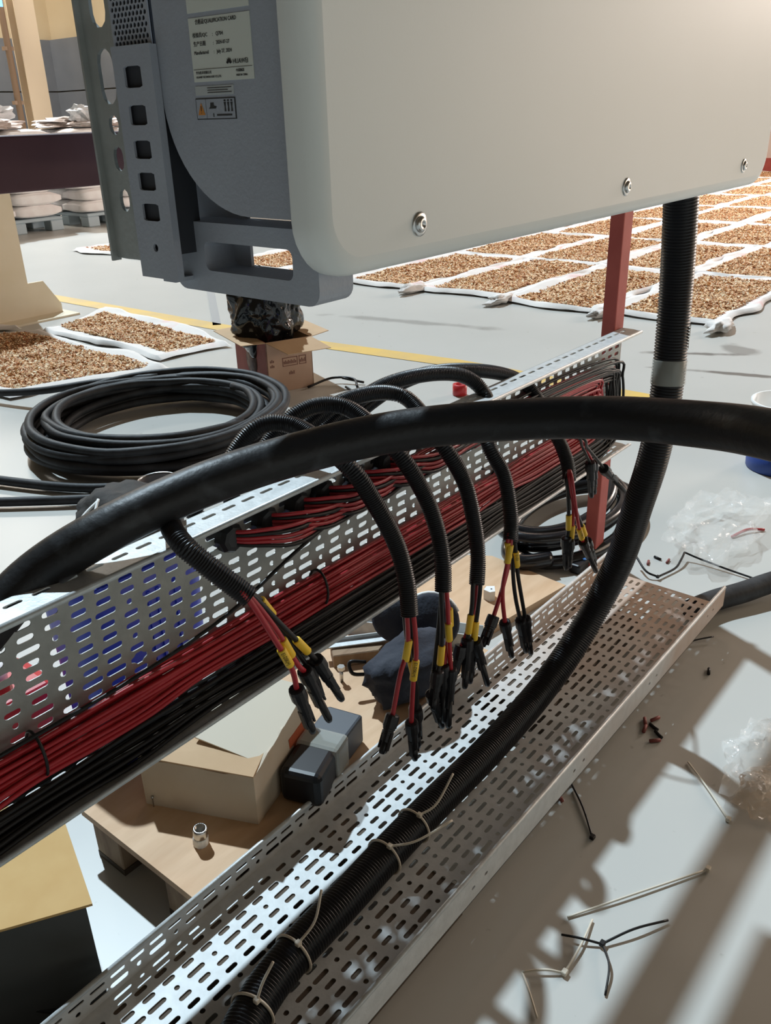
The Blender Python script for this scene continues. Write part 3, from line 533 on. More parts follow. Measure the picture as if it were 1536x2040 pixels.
for q in range(5):
    h = 0.003+q*0.004; vs = []
    for hh in (h, h+0.0022):
        for k in range(4):
            a = ang0-0.18+0.36*k/3; vs.append(M @ Vector((0.0297*math.cos(a), 0.0297*math.sin(a), -hh)))
    mb.add(vs, [(k, k+1, 4+k+1, 4+k) for k in range(3)])
mb.build('barcode', inkm, st)
# white nylon ties round the conduit on the tray
def nylon_tie(x, tails, label, m=whitetie):
    i = min(range(len(P)), key=lambda k: abs(P[k].x-x)+(0 if P[k].z < 0.2 else 9)); c = P[i]; d = (P[i+1]-P[i-1]).normalized()
    M = axis_frame(c, d); t = thing('cable_tie', label, 'cable tie', c, 'white ties around the conduit on the lower tray')
    ring = [M @ Vector((0.0305*math.cos(a), 0.0305*math.sin(a), 0)) for a in [2*math.pi*k/28 for k in range(29)]]
    mb = MB(); mb.tube(ring, 0.0021, 6, cap=False); mb.build('band', m, t)
    h = c+Vector((0, -0.012, 0.030)); mb = MB(); mb.rbox(h-Vector((0.004, 0.004, 0.003)), h+Vector((0.004, 0.004, 0.004)), 0.001, 1); mb.build('head', m, t)
    mb = MB(); mb.tube(catmull([h]+[h+Vector(q) for q in tails], 8), 0.0019, 6); mb.build('tail', m, t)
nylon_tie(0.830, [(0.03, -0.012, 0.008), (0.08, -0.010, 0.035)], 'white nylon tie nearest the far end, tail pointing up the conduit')
nylon_tie(0.752, [(0.03, -0.030, 0.006), (0.09, -0.055, 0.016)], 'white nylon tie with a long straight tail lying over the tray')
nylon_tie(0.540, [(0.03, -0.004, 0.018), (0.055, 0.004, 0.05)], 'white nylon tie with upright tail low on the conduit')
nylon_tie(0.447, [(0.012, 0.0, 0.02), (0.03, -0.004, 0.045)], 'white nylon tie at the bottom edge of the picture')

# ================================================================== CONDUIT LEADS WITH CONNECTORS
def connector(a, b, parent):
    a = Vector(a); b = Vector(b); d = (b-a).normalized(); L = (b-a).length; M = axis_frame(a-d*0.006, d)
    mb = MB(); n = 0.021
    mb.lathe([(0.0092, 0), (0.0112, 0.001), (0.0118, 0.006), (0.0118, n), (0.0104, n+0.001)], M, 12, False); c = mb.build('connector', blackp, parent)
    mb = MB(); h = min(0.06, L*0.66); mb.lathe([(0.0104, n), (0.0104, n+0.004), (0.0090, n+0.005), (0.0092, h*0.8), (0.0078, h*0.82), (0.0078, h+0.004)], M, 12, False); mb.build('housing', blackp, c)
    mb = MB(); e = L+0.004
    for s in (-1, 1): mb.box((s*0.0080-0.0014, -0.0036, h*0.7), (s*0.0080+0.0014, 0.0036, min(h+0.018, e)), M)
    mb.lathe([(0.0060, h), (0.0060, e-0.006), (0.0048, e)], M, 10); mb.build('plug', blackp, c)
def marker(c, d, parent, text=None):
    d = Vector(d).normalized(); M = axis_frame(Vector(c)-d*0.018, d); mb = MB(); mb.lathe([(0.0058, 0), (0.0063, 0.001), (0.0063, 0.035), (0.0058, 0.036)], M, 12)
    m = mb.build('marker', yellowm, parent)
    if text:
        v = Vector((-0.62, -0.58, 0.53)); v = (v-d*v.dot(d)).normalized()      # printed side of the sleeve, turned towards the camera by a fixed direction
        text_mesh('lettering', text, frame(Vector(c)+v*0.0066-d*0.016+d.cross(v)*0.0026, d, v.cross(d)), 0.0080, inkm, m, 'LEFT', 0.72)
LEAD_LABELS = ['corrugated conduit lead nearest the camera, its four plugs hanging before the carton',
               'second conduit lead from the left, two bright red wires hanging over the lower tray',
               'third conduit lead from the left with a black and a red wire',
               'fourth conduit lead from the left, plugs spread in a V',
               'fifth conduit lead from the left with crossed red wires and two black ones',
               'rightmost conduit lead, short, hanging beside the red post']
TXT = [['E1-DSK(+)', None, None, 'E1-DSK(-)'], [None, 'E1-DSK(+)', None, None], [None]*4, [None]*4, [None, None, None, 'E1-D3'], [None, None, 'E1-D3K(+)', None]]
for i, ctrl in enumerate(LEAD_CONDUITS):
    t = thing('conduit_lead', LEAD_LABELS[i], 'conduit', ctrl[-1], 'conduit leads looping over the upper tray')
    mb = MB(); mb.corr(ctrl, 0.0142, 0.0036, 0.0016, 14, 14); mb.build('conduit', blackp, t)
    x = ctrl[0][0]; mb = MB(); M = frame((x, 0.905, 0.6), (1, 0, 0), (0, 0, 1))
    mb.lathe([(0.0190, -0.012), (0.0205, -0.010), (0.0205, 0.012), (0.0230, 0.014), (0.0230, 0.027), (0.0185, 0.033), (0.0120, 0.034)], M, 8, False); mb.build('gland', blackp, t)
    for k, (c, pts, mk, a, b) in enumerate(LEAD_WIRES[i]):
        st = Vector(ctrl[-1]); u = (Vector(ctrl[-1])-Vector(ctrl[-2])).normalized()
        path = catmull([st-u*0.03] + pts, 10); mb = MB(); mb.tube(path, 0.0041, 8); wn = mb.build('wire', redw if c == 'r' else blackw, t)
        connector(a, b, t)
        if mk:
            j = min(range(1, len(path)-1), key=lambda q: (path[q]-Vector(mk)).length); marker(path[j], path[j+1]-path[j-1], t, TXT[i][k])
t = thing('loose_lead', 'bare black wires with plugs hanging beside the rightmost conduit lead', 'wire', LOOSE[0][1][0])
for c, pts, mk, a, b in LOOSE:
    s = Vector(pts[0]); mb = MB(); mb.tube(catmull([(s.x-0.10, 0.868, 0.575), (s.x-0.03, 0.845, s.z+0.03)] + pts, 10), 0.0032, 8); mb.build('wire', redw if c == 'r' else blackw, t); connector(a, b, t)

# ================================================================== STRING WIRES IN THE UPPER TRAY
rnd = random.Random(3)
def bundle_slots(y0, y1, z0, z1, d):
    out = []; z = z0; r = 0
    while z <= z1:
        y = y0+(r % 2)*d/2
        while y <= y1: out.append((y, z)); y += d
        z += d*0.87; r += 1
    return out
RS = bundle_slots(0.8535, 0.882, 0.418, 0.472, 0.0072); BS = bundle_slots(0.851, 0.882, 0.3585, 0.412, 0.0072)
xg = [c[0][0] for c in LEAD_CONDUITS]
def wire_path(x, k, slot, red, start=None):
    y, z = slot; s = (slot[1]-(0.418 if red else 0.3585))/0.054
    zo = (2-k)*0.0062
    yr = 0.866+0.008*math.sin(k*2.3+x*9); zr = 0.574+zo*0.7+0.010*math.sin(x*23.0)
    if start: zr = (0.600 if not red else 0.560)-0.006*k
    pts = []
    if start is None:
        pts += [(x, 0.905, 0.6+zo*0.8), (x+0.004, 0.874, 0.6+zo*0.8), (x+0.035, 0.853, 0.594+zo), (x+0.11, 0.846, 0.576+zo*1.3)]
    n0 = x+0.24
    xe = (1.80 if red else 1.875)-rnd.uniform(0, 0.05); q = n0
    while q < xe-0.15:
        pts.append((q, yr+rnd.uniform(-0.001, 0.001), zr+rnd.uniform(-0.0015, 0.0015)+0.02*max(0, (q-1.2)))); q += 0.16
    ztop = zr+0.02*max(0, xe-1.2); rad = (ztop-z)/2; cz = (ztop+z)/2
    bulge = 0.75
    for d in (60, 30, 0, -30, -60): pts.append((xe+rad*bulge*math.cos(math.radians(d)), yr+(y-yr)*(60-d)/120-0.006, cz+rad*math.sin(math.radians(d))))
    ph = rnd.uniform(0, 6.28); q = xe-0.08
    while q > -0.02:
        tie = min(abs(q-0.62), abs(q-1.42), abs(q-0.36)); f = 1.0 if tie > 0.12 else 0.75+0.25*tie/0.12
        cy_, cz_ = (0.868, 0.447) if red else (0.867, 0.384)
        pts.append((q, cy_+(y-cy_)*f+0.002*math.sin(q*7+ph), cz_+(z-cz_)*f+0.003*math.sin(q*5+ph))); q -= 0.085
    return pts
ri = bi = 0
gn = ['nearest gland', 'second gland', 'third gland', 'fourth gland', 'fifth gland', 'sixth gland']
for g, x in enumerate(xg):
    for k in range(5):
        red = k in (0, 2, 3)
        slot = (RS[(ri*5) % len(RS)] if red else BS[(bi*7) % len(BS)])
        mb = MB(); mb.tube(catmull(wire_path(x, k, slot, red), 5), 0.0034, 6)
        tag(mb.build('red_wire' if red else 'black_wire', redw if red else blackw), ('red' if red else 'black')+' wire leaving the '+gn[g]+' and doubling back along the tray', 'wire', 'wires from the '+gn[g])
        if red: ri += 1
        else: bi += 1
for k in range(9):
    x = 0.95+0.05*k; slot = BS[(bi*7) % len(BS)]; bi += 1
    mb = MB(); mb.tube(catmull(wire_path(x, k, slot, False, True), 5), 0.0034, 6); tag(mb.build('black_wire', blackw), 'black wire of the bundle that starts midway and loops at the tray end', 'wire', 'through wires of the black bundle')
for k in range(6):
    x = 1.02+0.05*k; slot = RS[(ri*5) % len(RS)]; ri += 1
    mb = MB(); mb.tube(catmull(wire_path(x, k, slot, True, True), 5), 0.0034, 6); tag(mb.build('red_wire', redw), 'red wire of the bundle that starts midway and loops at the tray end', 'wire', 'through wires of the red bundle')
def bundle_tie(x, cy_, cz_, ry, rz, label, tail=None):
    t = thing('cable_tie', label, 'cable tie', (x, cy_, cz_))
    ring = [(x, cy_+ry*math.cos(2*math.pi*k/20), cz_+rz*math.sin(2*math.pi*k/20)) for k in range(21)]
    mb = MB(); mb.tube(ring, 0.0022, 6, cap=False); mb.build('band', blackw, t)
    if tail: mb = MB(); mb.tube(catmull(tail, 6), 0.0014, 6); mb.build('tail', blackw, t)
bundle_tie(0.36, 0.868, 0.447, 0.021, 0.034, 'black tie round the red bundle at the left, before the blue tub')
bundle_tie(0.865, 0.868, 0.447, 0.021, 0.034, 'black tie round the red bundle below the glands')
bundle_tie(1.42, 0.868, 0.447, 0.021, 0.034, 'black tie round the red bundle between the fifth and sixth leads', [(1.42, 0.845, 0.47), (1.36, 0.83, 0.50), (1.28, 0.825, 0.53)])
# single thin black wire sagging across the web
mb = MB(); mb.tube(catmull([(0.30, 0.862, 0.478), (0.50, 0.855, 0.485), (0.66, 0.85, 0.505), (0.80, 0.85, 0.545), (0.95, 0.855, 0.575), (1.05, 0.86, 0.585)], 8), 0.0030, 6); tag(mb.build('black_wire', blackw), 'single black wire sagging across the tray above the red bundle', 'wire')

# ================================================================== FLOOR CABLES
def coil(cx_, cy_, r, turns, rad, seed, tails=(), layers=3, zsq=1.0):
    q = random.Random(seed); pts = []; N = 22
    for i in range(turns*N):
        a = -2*math.pi*i/N; k = i/N; lay = 0.5+0.5*math.sin(k*2.4+seed)
        rr = r*(1-0.24*(0.5+0.5*math.sin(k*1.7+1.3)))+q.uniform(-0.006, 0.006); tilt = 0.02*math.sin(a+k*1.1)
        pts.append((cx_+rr*math.cos(a)*1.0, cy_+rr*math.sin(a), rad+0.006+lay*layers*rad*1.5+abs(tilt)))
    return pts
t = thing('cable_coil', 'big coil of thick black cable on the floor beside the cloths', 'cable coil', (1.92, 2.75, 0))
pts = coil(1.92, 2.75, 0.50, 17, 0.0165, 2, layers=3.9)
mb = MB(); mb.tube(catmull(pts, 3), 0.0165, 8); mb.build('loops', rubber, t)
mb = MB(); mb.tube(catmull([(2.20, 3.12, 0.12), (2.02, 3.30, 0.11), (1.84, 3.55, 0.07), (1.72, 3.95, 0.03), (1.62, 4.4, 0.025), (1.6, 4.9, 0.025)], 8), 0.017, 8); mb.build('tail', rubber, t)
mb = MB(); mb.tube(catmull([(1.90, 2.27, 0.03), (1.60, 2.33, 0.025), (1.42, 2.48, 0.022), (1.28, 2.78, 0.022), (1.15, 3.2, 0.022)], 8), 0.017, 8); mb.build('tail', rubber, t)
mb = MB(); mb.tube(catmull([(1.75, 2.16, 0.03), (1.52, 2.27, 0.022), (1.385, 2.38, 0.022), (1.17, 2.63, 0.022), (1.0, 2.85, 0.022)], 8), 0.017, 8); mb.build('tail', rubber, t)
t = thing('hose_coil', 'glossy black hose coiled on the floor around the red post', 'hose', (2.12, 1.02, 0))
glossy = mat('glossy_black', (0.012, 0.012, 0.014), 0.22)
pts = []
for i in range(4*20+6):
    a = 2*math.pi*i/20; k = i/20; pts.append((2.13+(0.30-0.035*(k % 2))*math.cos(a), 1.02+(0.165-0.02*(k % 2))*math.sin(a)+0.02*k, 0.024+0.018*k+0.012*math.sin(a*1.3)))
mb = MB(); mb.tube(catmull(pts, 4), 0.0195, 10); mb.build('loops', glossy, t)
mb = MB(); mb.tube(catmull([(1.86, 1.10, 0.05), (1.81, 1.07, 0.045), (1.80, 1.02, 0.04), (1.86, 0.97, 0.04)], 6), 0.0215, 10); mb.build('end_piece', glossy, t)
mb = MB(); mb.lathe([(0.0225, -0.014), (0.0225, 0.014)], axis_frame((1.80, 1.045, 0.043), (0.05, 0.5, 0.02)), 16); mb.build('silver_tape', steelm, t)
mb = MB(); mb.tube(catmull([(1.84, 0.575, 0.030), (1.92, 0.545, 0.031), (2.0, 0.50, 0.034), (2.09, 0.452, 0.04), (2.3, 0.33, 0.05), (2.6, 0.1, 0.06)], 8), 0.027, 16); tag(mb.build('black_pipe', rubber), 'dull black pipe end poking out from under the far end of the lower tray', 'pipe')

# ================================================================== CARTON WITH BLACK BAG
t = thing('carton', 'open carton with a dark red printed side, flaps spread, on the floor', 'carton', (2.72, 2.98, 0))
c0 = Vector((2.573, 2.813, 0)); e1 = Vector((0.36, 0.93, 0)).normalized(); e2 = Vector((e1.y, -e1.x, 0)); L1, L2, HH = 0.40, 0.225, 0.235
def wall(name, a, b, h, m, parent, th=0.004, z0=0.0):
    a = Vector(a); b = Vector(b); d = (b-a).normalized(); n = Vector((-d.y, d.x, 0))*th; mb = MB()
    mb.add([a+up*z0, b+up*z0, b+n+up*z0, a+n+up*z0, a+up*h, b+up*h, b+n+up*h, a+n+up*h], [(0,3,2,1),(4,5,6,7),(0,1,5,4),(1,2,6,5),(2,3,7,6),(3,0,4,7)]); return mb.build(name, m, parent)
A, B, Cc, D = c0, c0+e2*L2, c0+e2*L2+e1*L1, c0+e1*L1
wf = wall('side_panel', A, B, HH, card_pink, t); wl = wall('side_panel', D, A, HH, card_red, t); wall('side_panel', B, Cc, HH, card, t); wall('side_panel', Cc, D, HH, card, t)
mb = MB(); mb.add([A+up*0.004, B+up*0.004, Cc+up*0.004, D+up*0.004], [(0, 1, 2, 3)]); mb.build('bottom', card, t)
def flap(a, b, out, m=card, taper=0.0):
    a = Vector(a); b = Vector(b); o = Vector(out); d = (b-a)*taper; n = (b-a).cross(o).normalized()*0.003; mb = MB()
    q = [a, b, b+o-d, a+o+d]; mb.add(q+[v+n for v in q], [(3,2,1,0),(4,5,6,7),(0,1,5,4),(1,2,6,5),(2,3,7,6),(3,0,4,7)]); mb.build('flap', m, t)
Z = up*HH
flap(A+Z, B+Z, -e1*0.115+e2*0.05-up*0.035, taper=0.03); flap(D+Z, A+Z, -e2*0.115+up*0.004-e1*0.02, taper=0.05); flap(B+Z, Cc+Z, e2*0.10+up*0.01, taper=0.05); flap(Cc+Z, D+Z, e1*0.07+up*0.09, taper=0.03)
M = frame(A+e2*0.075+up*0.115-e1*0.001, e2, up)
mb = MB()
for (x0, x1) in ((0.0, 0.075), (0.082, 0.118)):
    for (a_, b_, c_, d_) in ((x0, 0, x1, 0.003), (x0, 0.037, x1, 0.040), (x0, 0, x0+0.003, 0.04), (x1-0.003, 0, x1, 0.04)): mb.box((a_, b_, 0), (c_, d_, 0.0006), M)
mb.build('printed_frame', mat('print_brown', (0.25, 0.12, 0.09), 0.8), wf)
mb = MB()      # illegible print: rows of short strokes
for (x0, y0, n_, hh) in ((0.006, 0.010, 9, 0.018), (0.087, 0.010, 4, 0.018), (-0.06, 0.025, 3, 0.014), (-0.06, 0.002, 3, 0.014), (0.03, -0.04, 4, 0.016)):
    for q in range(n_): mb.box((x0+q*0.0072, y0, 0.0), (x0+q*0.0072+0.0042, y0+hh*(0.7+0.3*(q % 2)), 0.0007), M)
tag(mb.build('print_strokes', mat('print_brown', (0.25, 0.12, 0.09)), wf), kind='stuff')
M = frame(D-e1*0.21+up*0.115-e2*0.0012, -e1, up); mb = MB(); mb.lathe([(0.066, 0), (0.066, 0.0006)], M, 28); emb = mb.build('round_emblem', mat('emblem_dark', (0.07, 0.035, 0.03), 0.7, 0, (0.16, 0.10, 0.07), 30, contrast=(0.45, 0.6)), wl)
def crumple(name, c, rx, ry, rz, seed, m, amp=0.16, sub=4, parent=None, flat=None, sharp=3.0):
    bm = bmesh.new(); bmesh.ops.create_icosphere(bm, subdivisions=sub, radius=1.0); s = Vector((seed*7.3, seed*3.1, seed*1.7))
    for v in bm.verts:
        p = v.co.copy(); k = 1+amp*(noise.noise(p*1.6+s)*1.2+abs(noise.noise(p*sharp+s))*1.3+0.5*abs(noise.noise(p*sharp*2.3+s))-0.4)
        q = Vector((p.x*rx, p.y*ry, p.z*rz))*k
        if flat is not None and q.z < flat: q.z = flat+(q.z-flat)*0.08
        v.co = q
    bm.normal_update(); bm.verts.index_update(); mb = MB(); c = Vector(c); mb.add([v.co+c for v in bm.verts], [tuple(v.index for v in f.verts) for f in bm.faces], False); bm.free()
    return mb.build(name, m, parent)
cc = (A+Cc)/2
o = crumple('garbage_bag', cc+Vector((-0.02, 0.01, 0.33)), 0.155, 0.165, 0.20, 4, blackbag, 0.20, 5); o.data.polygons.foreach_set('use_smooth', [True]*len(o.data.polygons))
tag(o, 'shiny black polythene bag stuffed into the open red carton', 'bag')

# ================================================================== GRAIN CLOTHS
def bil(q, u, v): return (q[0]*(1-u)+q[1]*u)*(1-v)+(q[3]*(1-u)+q[2]*u)*v
def cloth_mesh(q, seed, nu=36, nv=36, rim=0.05):
    q = [Vector((*p, 0)) for p in q]; vs = []; S = Vector((seed*5.7, seed*2.9, 0))
    for j in range(nv+1):
        for i in range(nu+1):
            u, v = i/nu, j/nv; p = bil(q, u, v); L = (q[1]-q[0]).length; W = (q[3]-q[0]).length
            e = min(u*L, (1-u)*L, v*W, (1-v)*W)
            wob = Vector((noise.noise(p*3.1+S), noise.noise(p*3.1+S+Vector((9, 4, 2))), 0))*0.085
            k = max(0, 1-e/0.12); z = 0.004+0.006*(noise.noise(p*9+S)+1)+rim*0.8*(k**0.7)*(0.45+0.55*abs(noise.noise(p*2.6+S*2)))*(1 if e > 0.012 else 0.08)
            vs.append(p+wob*max(0, 1-e/0.3)+Vector((0, 0, z)))
    n = nu+1; fs = [(j*n+i, j*n+i+1, (j+1)*n+i+1, (j+1)*n+i) for j in range(nv) for i in range(nu)]
    mb = MB(); mb.add(vs, fs, True); return mb
def grain_mesh(q, seed, count, size, margin=0.075):
    r = random.Random(seed); q = [Vector((*p, 0)) for p in q]; L = (q[1]-q[0]).length; W = (q[3]-q[0]).length; S = Vector((seed*3.3, seed, 0)); mb = MB(); g = 14
    def zt(p): return 0.020+0.012*noise.noise(p*4+S)+0.008*noise.noise(p*13+S)
    mu, mv = margin/L, margin/W; vs = []
    for j in range(g+1):
        for i in range(g+1):
            u, v = mu+(1-2*mu)*i/g, mv+(1-2*mv)*j/g; p = bil(q, u, v); edge = i in (0, g) or j in (0, g)
            vs.append(p+Vector((0, 0, 0.008 if edge else zt(p)-0.004)))
    n = g+1; mb.add(vs, [(j*n+i, j*n+i+1, (j+1)*n+i+1, (j+1)*n+i) for j in range(g) for i in range(g)], True)
    for k in range(count):
        p = bil(q, r.uniform(mu, 1-mu), r.uniform(mv, 1-mv)); p.z = zt(p)+r.uniform(-0.002, 0.006)
        a = r.uniform(0, 6.28); s = size*r.uniform(0.6, 1.4); d = Vector((math.cos(a), math.sin(a), r.uniform(-0.7, 0.7)))*s; e = Vector((-math.sin(a), math.cos(a), r.uniform(-0.7, 0.7)))*s*r.uniform(0.4, 0.8)
        mb.add([p-d-e, p+d-e, p+d*0.8+e+Vector((0, 0, s*0.5)), p-d*0.8+e], [(0, 1, 2, 3)])
    return mb
def pad(q, seed, count, size, lab1, lab2, group=None, g2=None):
    o = cloth_mesh(q, seed).build('grain_cloth', clothm); tag(o, lab1, 'cloth', group)
    o2 = grain_mesh(q, seed, count, size).build('dried_chips', grainm); tag(o2, lab2, 'dried chips', g2, 'stuff')
pad([(2.66, 3.68), (3.10, 3.63), (3.30, 5.12), (2.66, 4.88)], 1, 14000, 0.0068, 'white cloth spread beside the yellow line, behind the carton', 'dried brown chips on the cloth behind the carton')
pad([(1.78, 3.78), (2.60, 3.54), (2.63, 4.90), (1.95, 5.6)], 2, 18000, 0.0068, 'white cloth at the left edge beside the cable coil', 'dried brown chips on the cloth at the left edge')
pad([(1.9, 5.7), (2.30, 5.30), (2.6, 5.02), (2.5, 6.6)], 3, 1500, 0.0085, 'small pink-striped cloth corner at the foot of the cream column', 'dried chips beside the foot of the cream column')
pad([(4.80, 6.6), (5.6, 6.5), (6.1, 7.8), (4.75, 7.9)], 4, 5000, 0.010, 'white cloth by itself on the floor before the pallets', 'dried chips on the lone cloth before the pallets')
# grid of cloths at the right: two shared meshes, repeated
PX, PY = 1.56, 0.75
rows_x = [4.88+1.52*i for i in range(8)]
protoC = [cloth_mesh([(0, 0), (PX, 0), (PX, PY), (0, PY)], 11+s, 56, 34, 0.07) for s in range(3)]
protoG = [grain_mesh([(0, 0), (PX, 0), (PX, PY), (0, PY)], 21+s, 11000, 0.0085, 0.095) for s in range(3)]
pc = []; pg = []
rname = ['front row', 'second row', 'third row', 'fourth row', 'fifth row', 'sixth row', 'seventh row', 'back row']
kk = 0
ordn = ['rightmost', 'second from the right', 'third from the right', 'fourth from the right', 'fifth from the right', 'sixth from the right', 'seventh from the right']
for i, x in enumerate(rows_x):
    hi = 5.2 if i < 2 else 4.9; seen = 0
    for j in range(-1, 7):
        y = 0.85+0.72*j
        if y+PY < 0.265*(x+PX)-0.1 or y > hi: continue        # outside the camera frame or behind the inverter: cloth left out
        s = kk % 3
        if kk < 3:
            c = protoC[s].build('grain_cloth', clothm); g = protoG[s].build('dried_chips', grainm); pc.append(c); pg.append(g)
        else:
            c = pc[s].copy(); g = pg[s].copy(); COL.objects.link(c); COL.objects.link(g)
        r = random.Random(kk); off = (x+r.uniform(-0.03, 0.03), y+0.06*math.sin(i*2.0)+r.uniform(-0.015, 0.015), 0); c.location = off; g.location = off; c.rotation_euler.z = g.rotation_euler.z = r.uniform(-0.02, 0.02)
        w_ = ordn[min(seen, 6)]; seen += 1
        tag(c, 'white cloth, '+w_+' in the '+rname[i]+' of the cloth grid', 'cloth', 'cloths in the '+rname[i]+' of the grid')
        tag(g, 'dried brown chips on the cloth '+w_+' in the '+rname[i]+' of the grid', 'dried chips', 'chips in the '+rname[i]+' of the grid', 'stuff'); kk += 1
# twisted cloth knots where the front corners meet
kn = ['at the right edge', 'right of the hanging conduit', 'left of the hanging conduit', 'left of the red post', 'below the second inverter bolt', 'leftmost']
for k, y in enumerate((0.85, 1.57, 2.29, 3.01, 3.73, 4.45)):
    o = crumple('cloth_knot', (4.84, y, 0.030), 0.13, 0.05, 0.032, 30+k, clothm, 0.5, 3, None, -0.024); o.data.polygons.foreach_set('use_smooth', [True]*len(o.data.polygons))
    tag(o, 'twisted cloth corner at the front edge of the grid, '+kn[k], 'cloth knot', 'knots along the front edge of the grid')

# ================================================================== SACK PALLETS FAR BEHIND
def plastic_pallet(x, y, label):
    t = thing('pallet', label, 'pallet', (x, y, 0)); mb = MB(); mb.rbox((x-0.55, y-0.5, 0.115), (x+0.55, y+0.5, 0.15), 0.008, 1); mb.build('deck', palletm, t)
    for dx in (-0.47, 0, 0.47):
        for dy in (-0.42, 0, 0.42): mb = MB(); mb.rbox((x+dx-0.08, y+dy-0.08, 0), (x+dx+0.08, y+dy+0.08, 0.115), 0.008, 1); mb.build('foot', palletm, t)
bm = bmesh.new(); bmesh.ops.create_cube(bm, size=1.0); bmesh.ops.subdivide_edges(bm, edges=bm.edges[:], cuts=5, use_grid_fill=True)
for v in bm.verts:
    x, y, z = v.co; k = 1-1.5*max(0, abs(x)-0.3)-0.0; zz = z*0.15*(1-0.9*(abs(x)*2)**4*0.55)*(1-0.35*(abs(y)*2)**3); v.co = Vector((x*0.60, y*0.42*(1-0.12*(abs(x)*2)**3), zz+0.006*noise.noise(Vector((x*6, y*6, z*3)))))
sack_me = bpy.data.meshes.new('sack'); bm.to_mesh(sack_me); bm.free(); sack_me.materials.append(sackm); sack_me.polygons.foreach_set('use_smooth', [True]*len(sack_me.polygons))
def sack_stack(x, y, layers, label, group):
    for l in range(layers):
        for (dx, dy) in ((-0.3, -0.25), (0.3, -0.25), (-0.3, 0.22), (0.3, 0.22)):
            o = bpy.data.objects.new('sack', sack_me); COL.objects.link(o); r = random.Random(l*7+dx*10+x)
            o.location = (x+dx+r.uniform(-0.03, 0.03), y+dy+r.uniform(-0.03, 0.03), 0.222+l*0.132); o.rotation_euler.z = r.uniform(-0.05, 0.05); tag(o, label, 'sack', group)
plastic_pallet(5.25, 10.15, 'blue-grey plastic pallet beside the cream column, under sacks'); sack_stack(5.25, 10.15, 7, 'white sack in the far stack beside the cream column', 'sacks on the pallet beside the column')
plastic_pallet(6.62, 10.05, 'blue-grey plastic pallet under the middle sack stack'); sack_stack(6.62, 10.05, 7, 'white sack in the far stack seen beside the slotted strut', 'sacks on the pallet beside the strut')
for (x, y, s, n) in ((5.15, 10.1, 3, 'crumpled brown plastic sheet on top of the left sack stack'), (6.55, 10.05, 6, 'crumpled brown plastic sheet on top of the right sack stack')):
    tag(crumple('plastic_sheet', (x, y, 1.125), 0.56, 0.42, 0.085, s, wrapm, 0.35, 4, None, -0.03), n, 'plastic sheet')
for (x, y, s) in ((6.35, 9.75, 8), (6.95, 10.2, 9), (5.6, 10.3, 5)):
    tag(crumple('paper_scrap', (x, y, 1.24), 0.16, 0.10, 0.09, s, mat('pale_scrap', (0.6, 0.62, 0.64), 0.5), 0.5, 3), ['pale paper scrap lying at the front of the right sack stack', 'pale paper scrap at the back of the right sack stack', 'pale paper scrap on the left sack stack'][(8, 9, 5).index(s)], 'scrap')

# ================================================================== PALLET AND WHAT LIES ON IT
t = thing('plywood_pallet', 'low plywood-topped pallet beside the lower tray with a carton on it', 'pallet', (0.9, 0.97, 0))
mb = MB(); mb.box((0.51, 0.818, 0.083), (1.32, 1.115, 0.0965)); mb.build('deck', ply, t)
for (x, y) in ((0.515, 1.02), (0.515, 0.825), (1.22, 1.02), (1.22, 0.825)):
    mb = MB(); mb.rbox((x, y, 0.012), (x+0.09, y+0.075, 0.083), 0.002, 1); mb.build('block', woodm, t)
for y in (1.02, 0.825): mb = MB(); mb.box((0.515, y, 0.0), (1.31, y+0.075, 0.012)); mb.build('runner', dkwood, t)
for (x0, x1, lab_) in ((0.0, 0.80, 'dark timber plank under the near end of the lower tray'), (1.25, 1.70, 'dark timber plank under the far end of the lower tray')):
    t = thing('timber_plank', lab_, 'plank', (x0, 0.56, 0)); mb = MB(); mb.rbox((x0, 0.53 if x0 < 1 else 0.64, 0.0), (x1, 0.61 if x0 < 1 else 0.70, 0.058), 0.003, 1); mb.build('plank', dkwood, t)
    mb = MB(); mb.rbox((x0, 0.72, 0.0), (x1, 0.80, 0.058), 0.003, 1); mb.build('plank', dkwood, t)
t = thing('plywood_board', 'bare plywood board lying on the floor beyond the pallet', 'board', (1.60, 1.03, 0))
M = frame((1.40, 1.13, 0.0), (0.27, 0.065, 0), (-0.065, 0.27, 0)); mb = MB()
mb.prism([(0, -0.20), (0.32, -0.33), (0.40, -0.10), (0.36, 0.02), (0.22, 0.08), (0.06, 0.05)], M, 0.020); mb.build('sheet', ply, t)
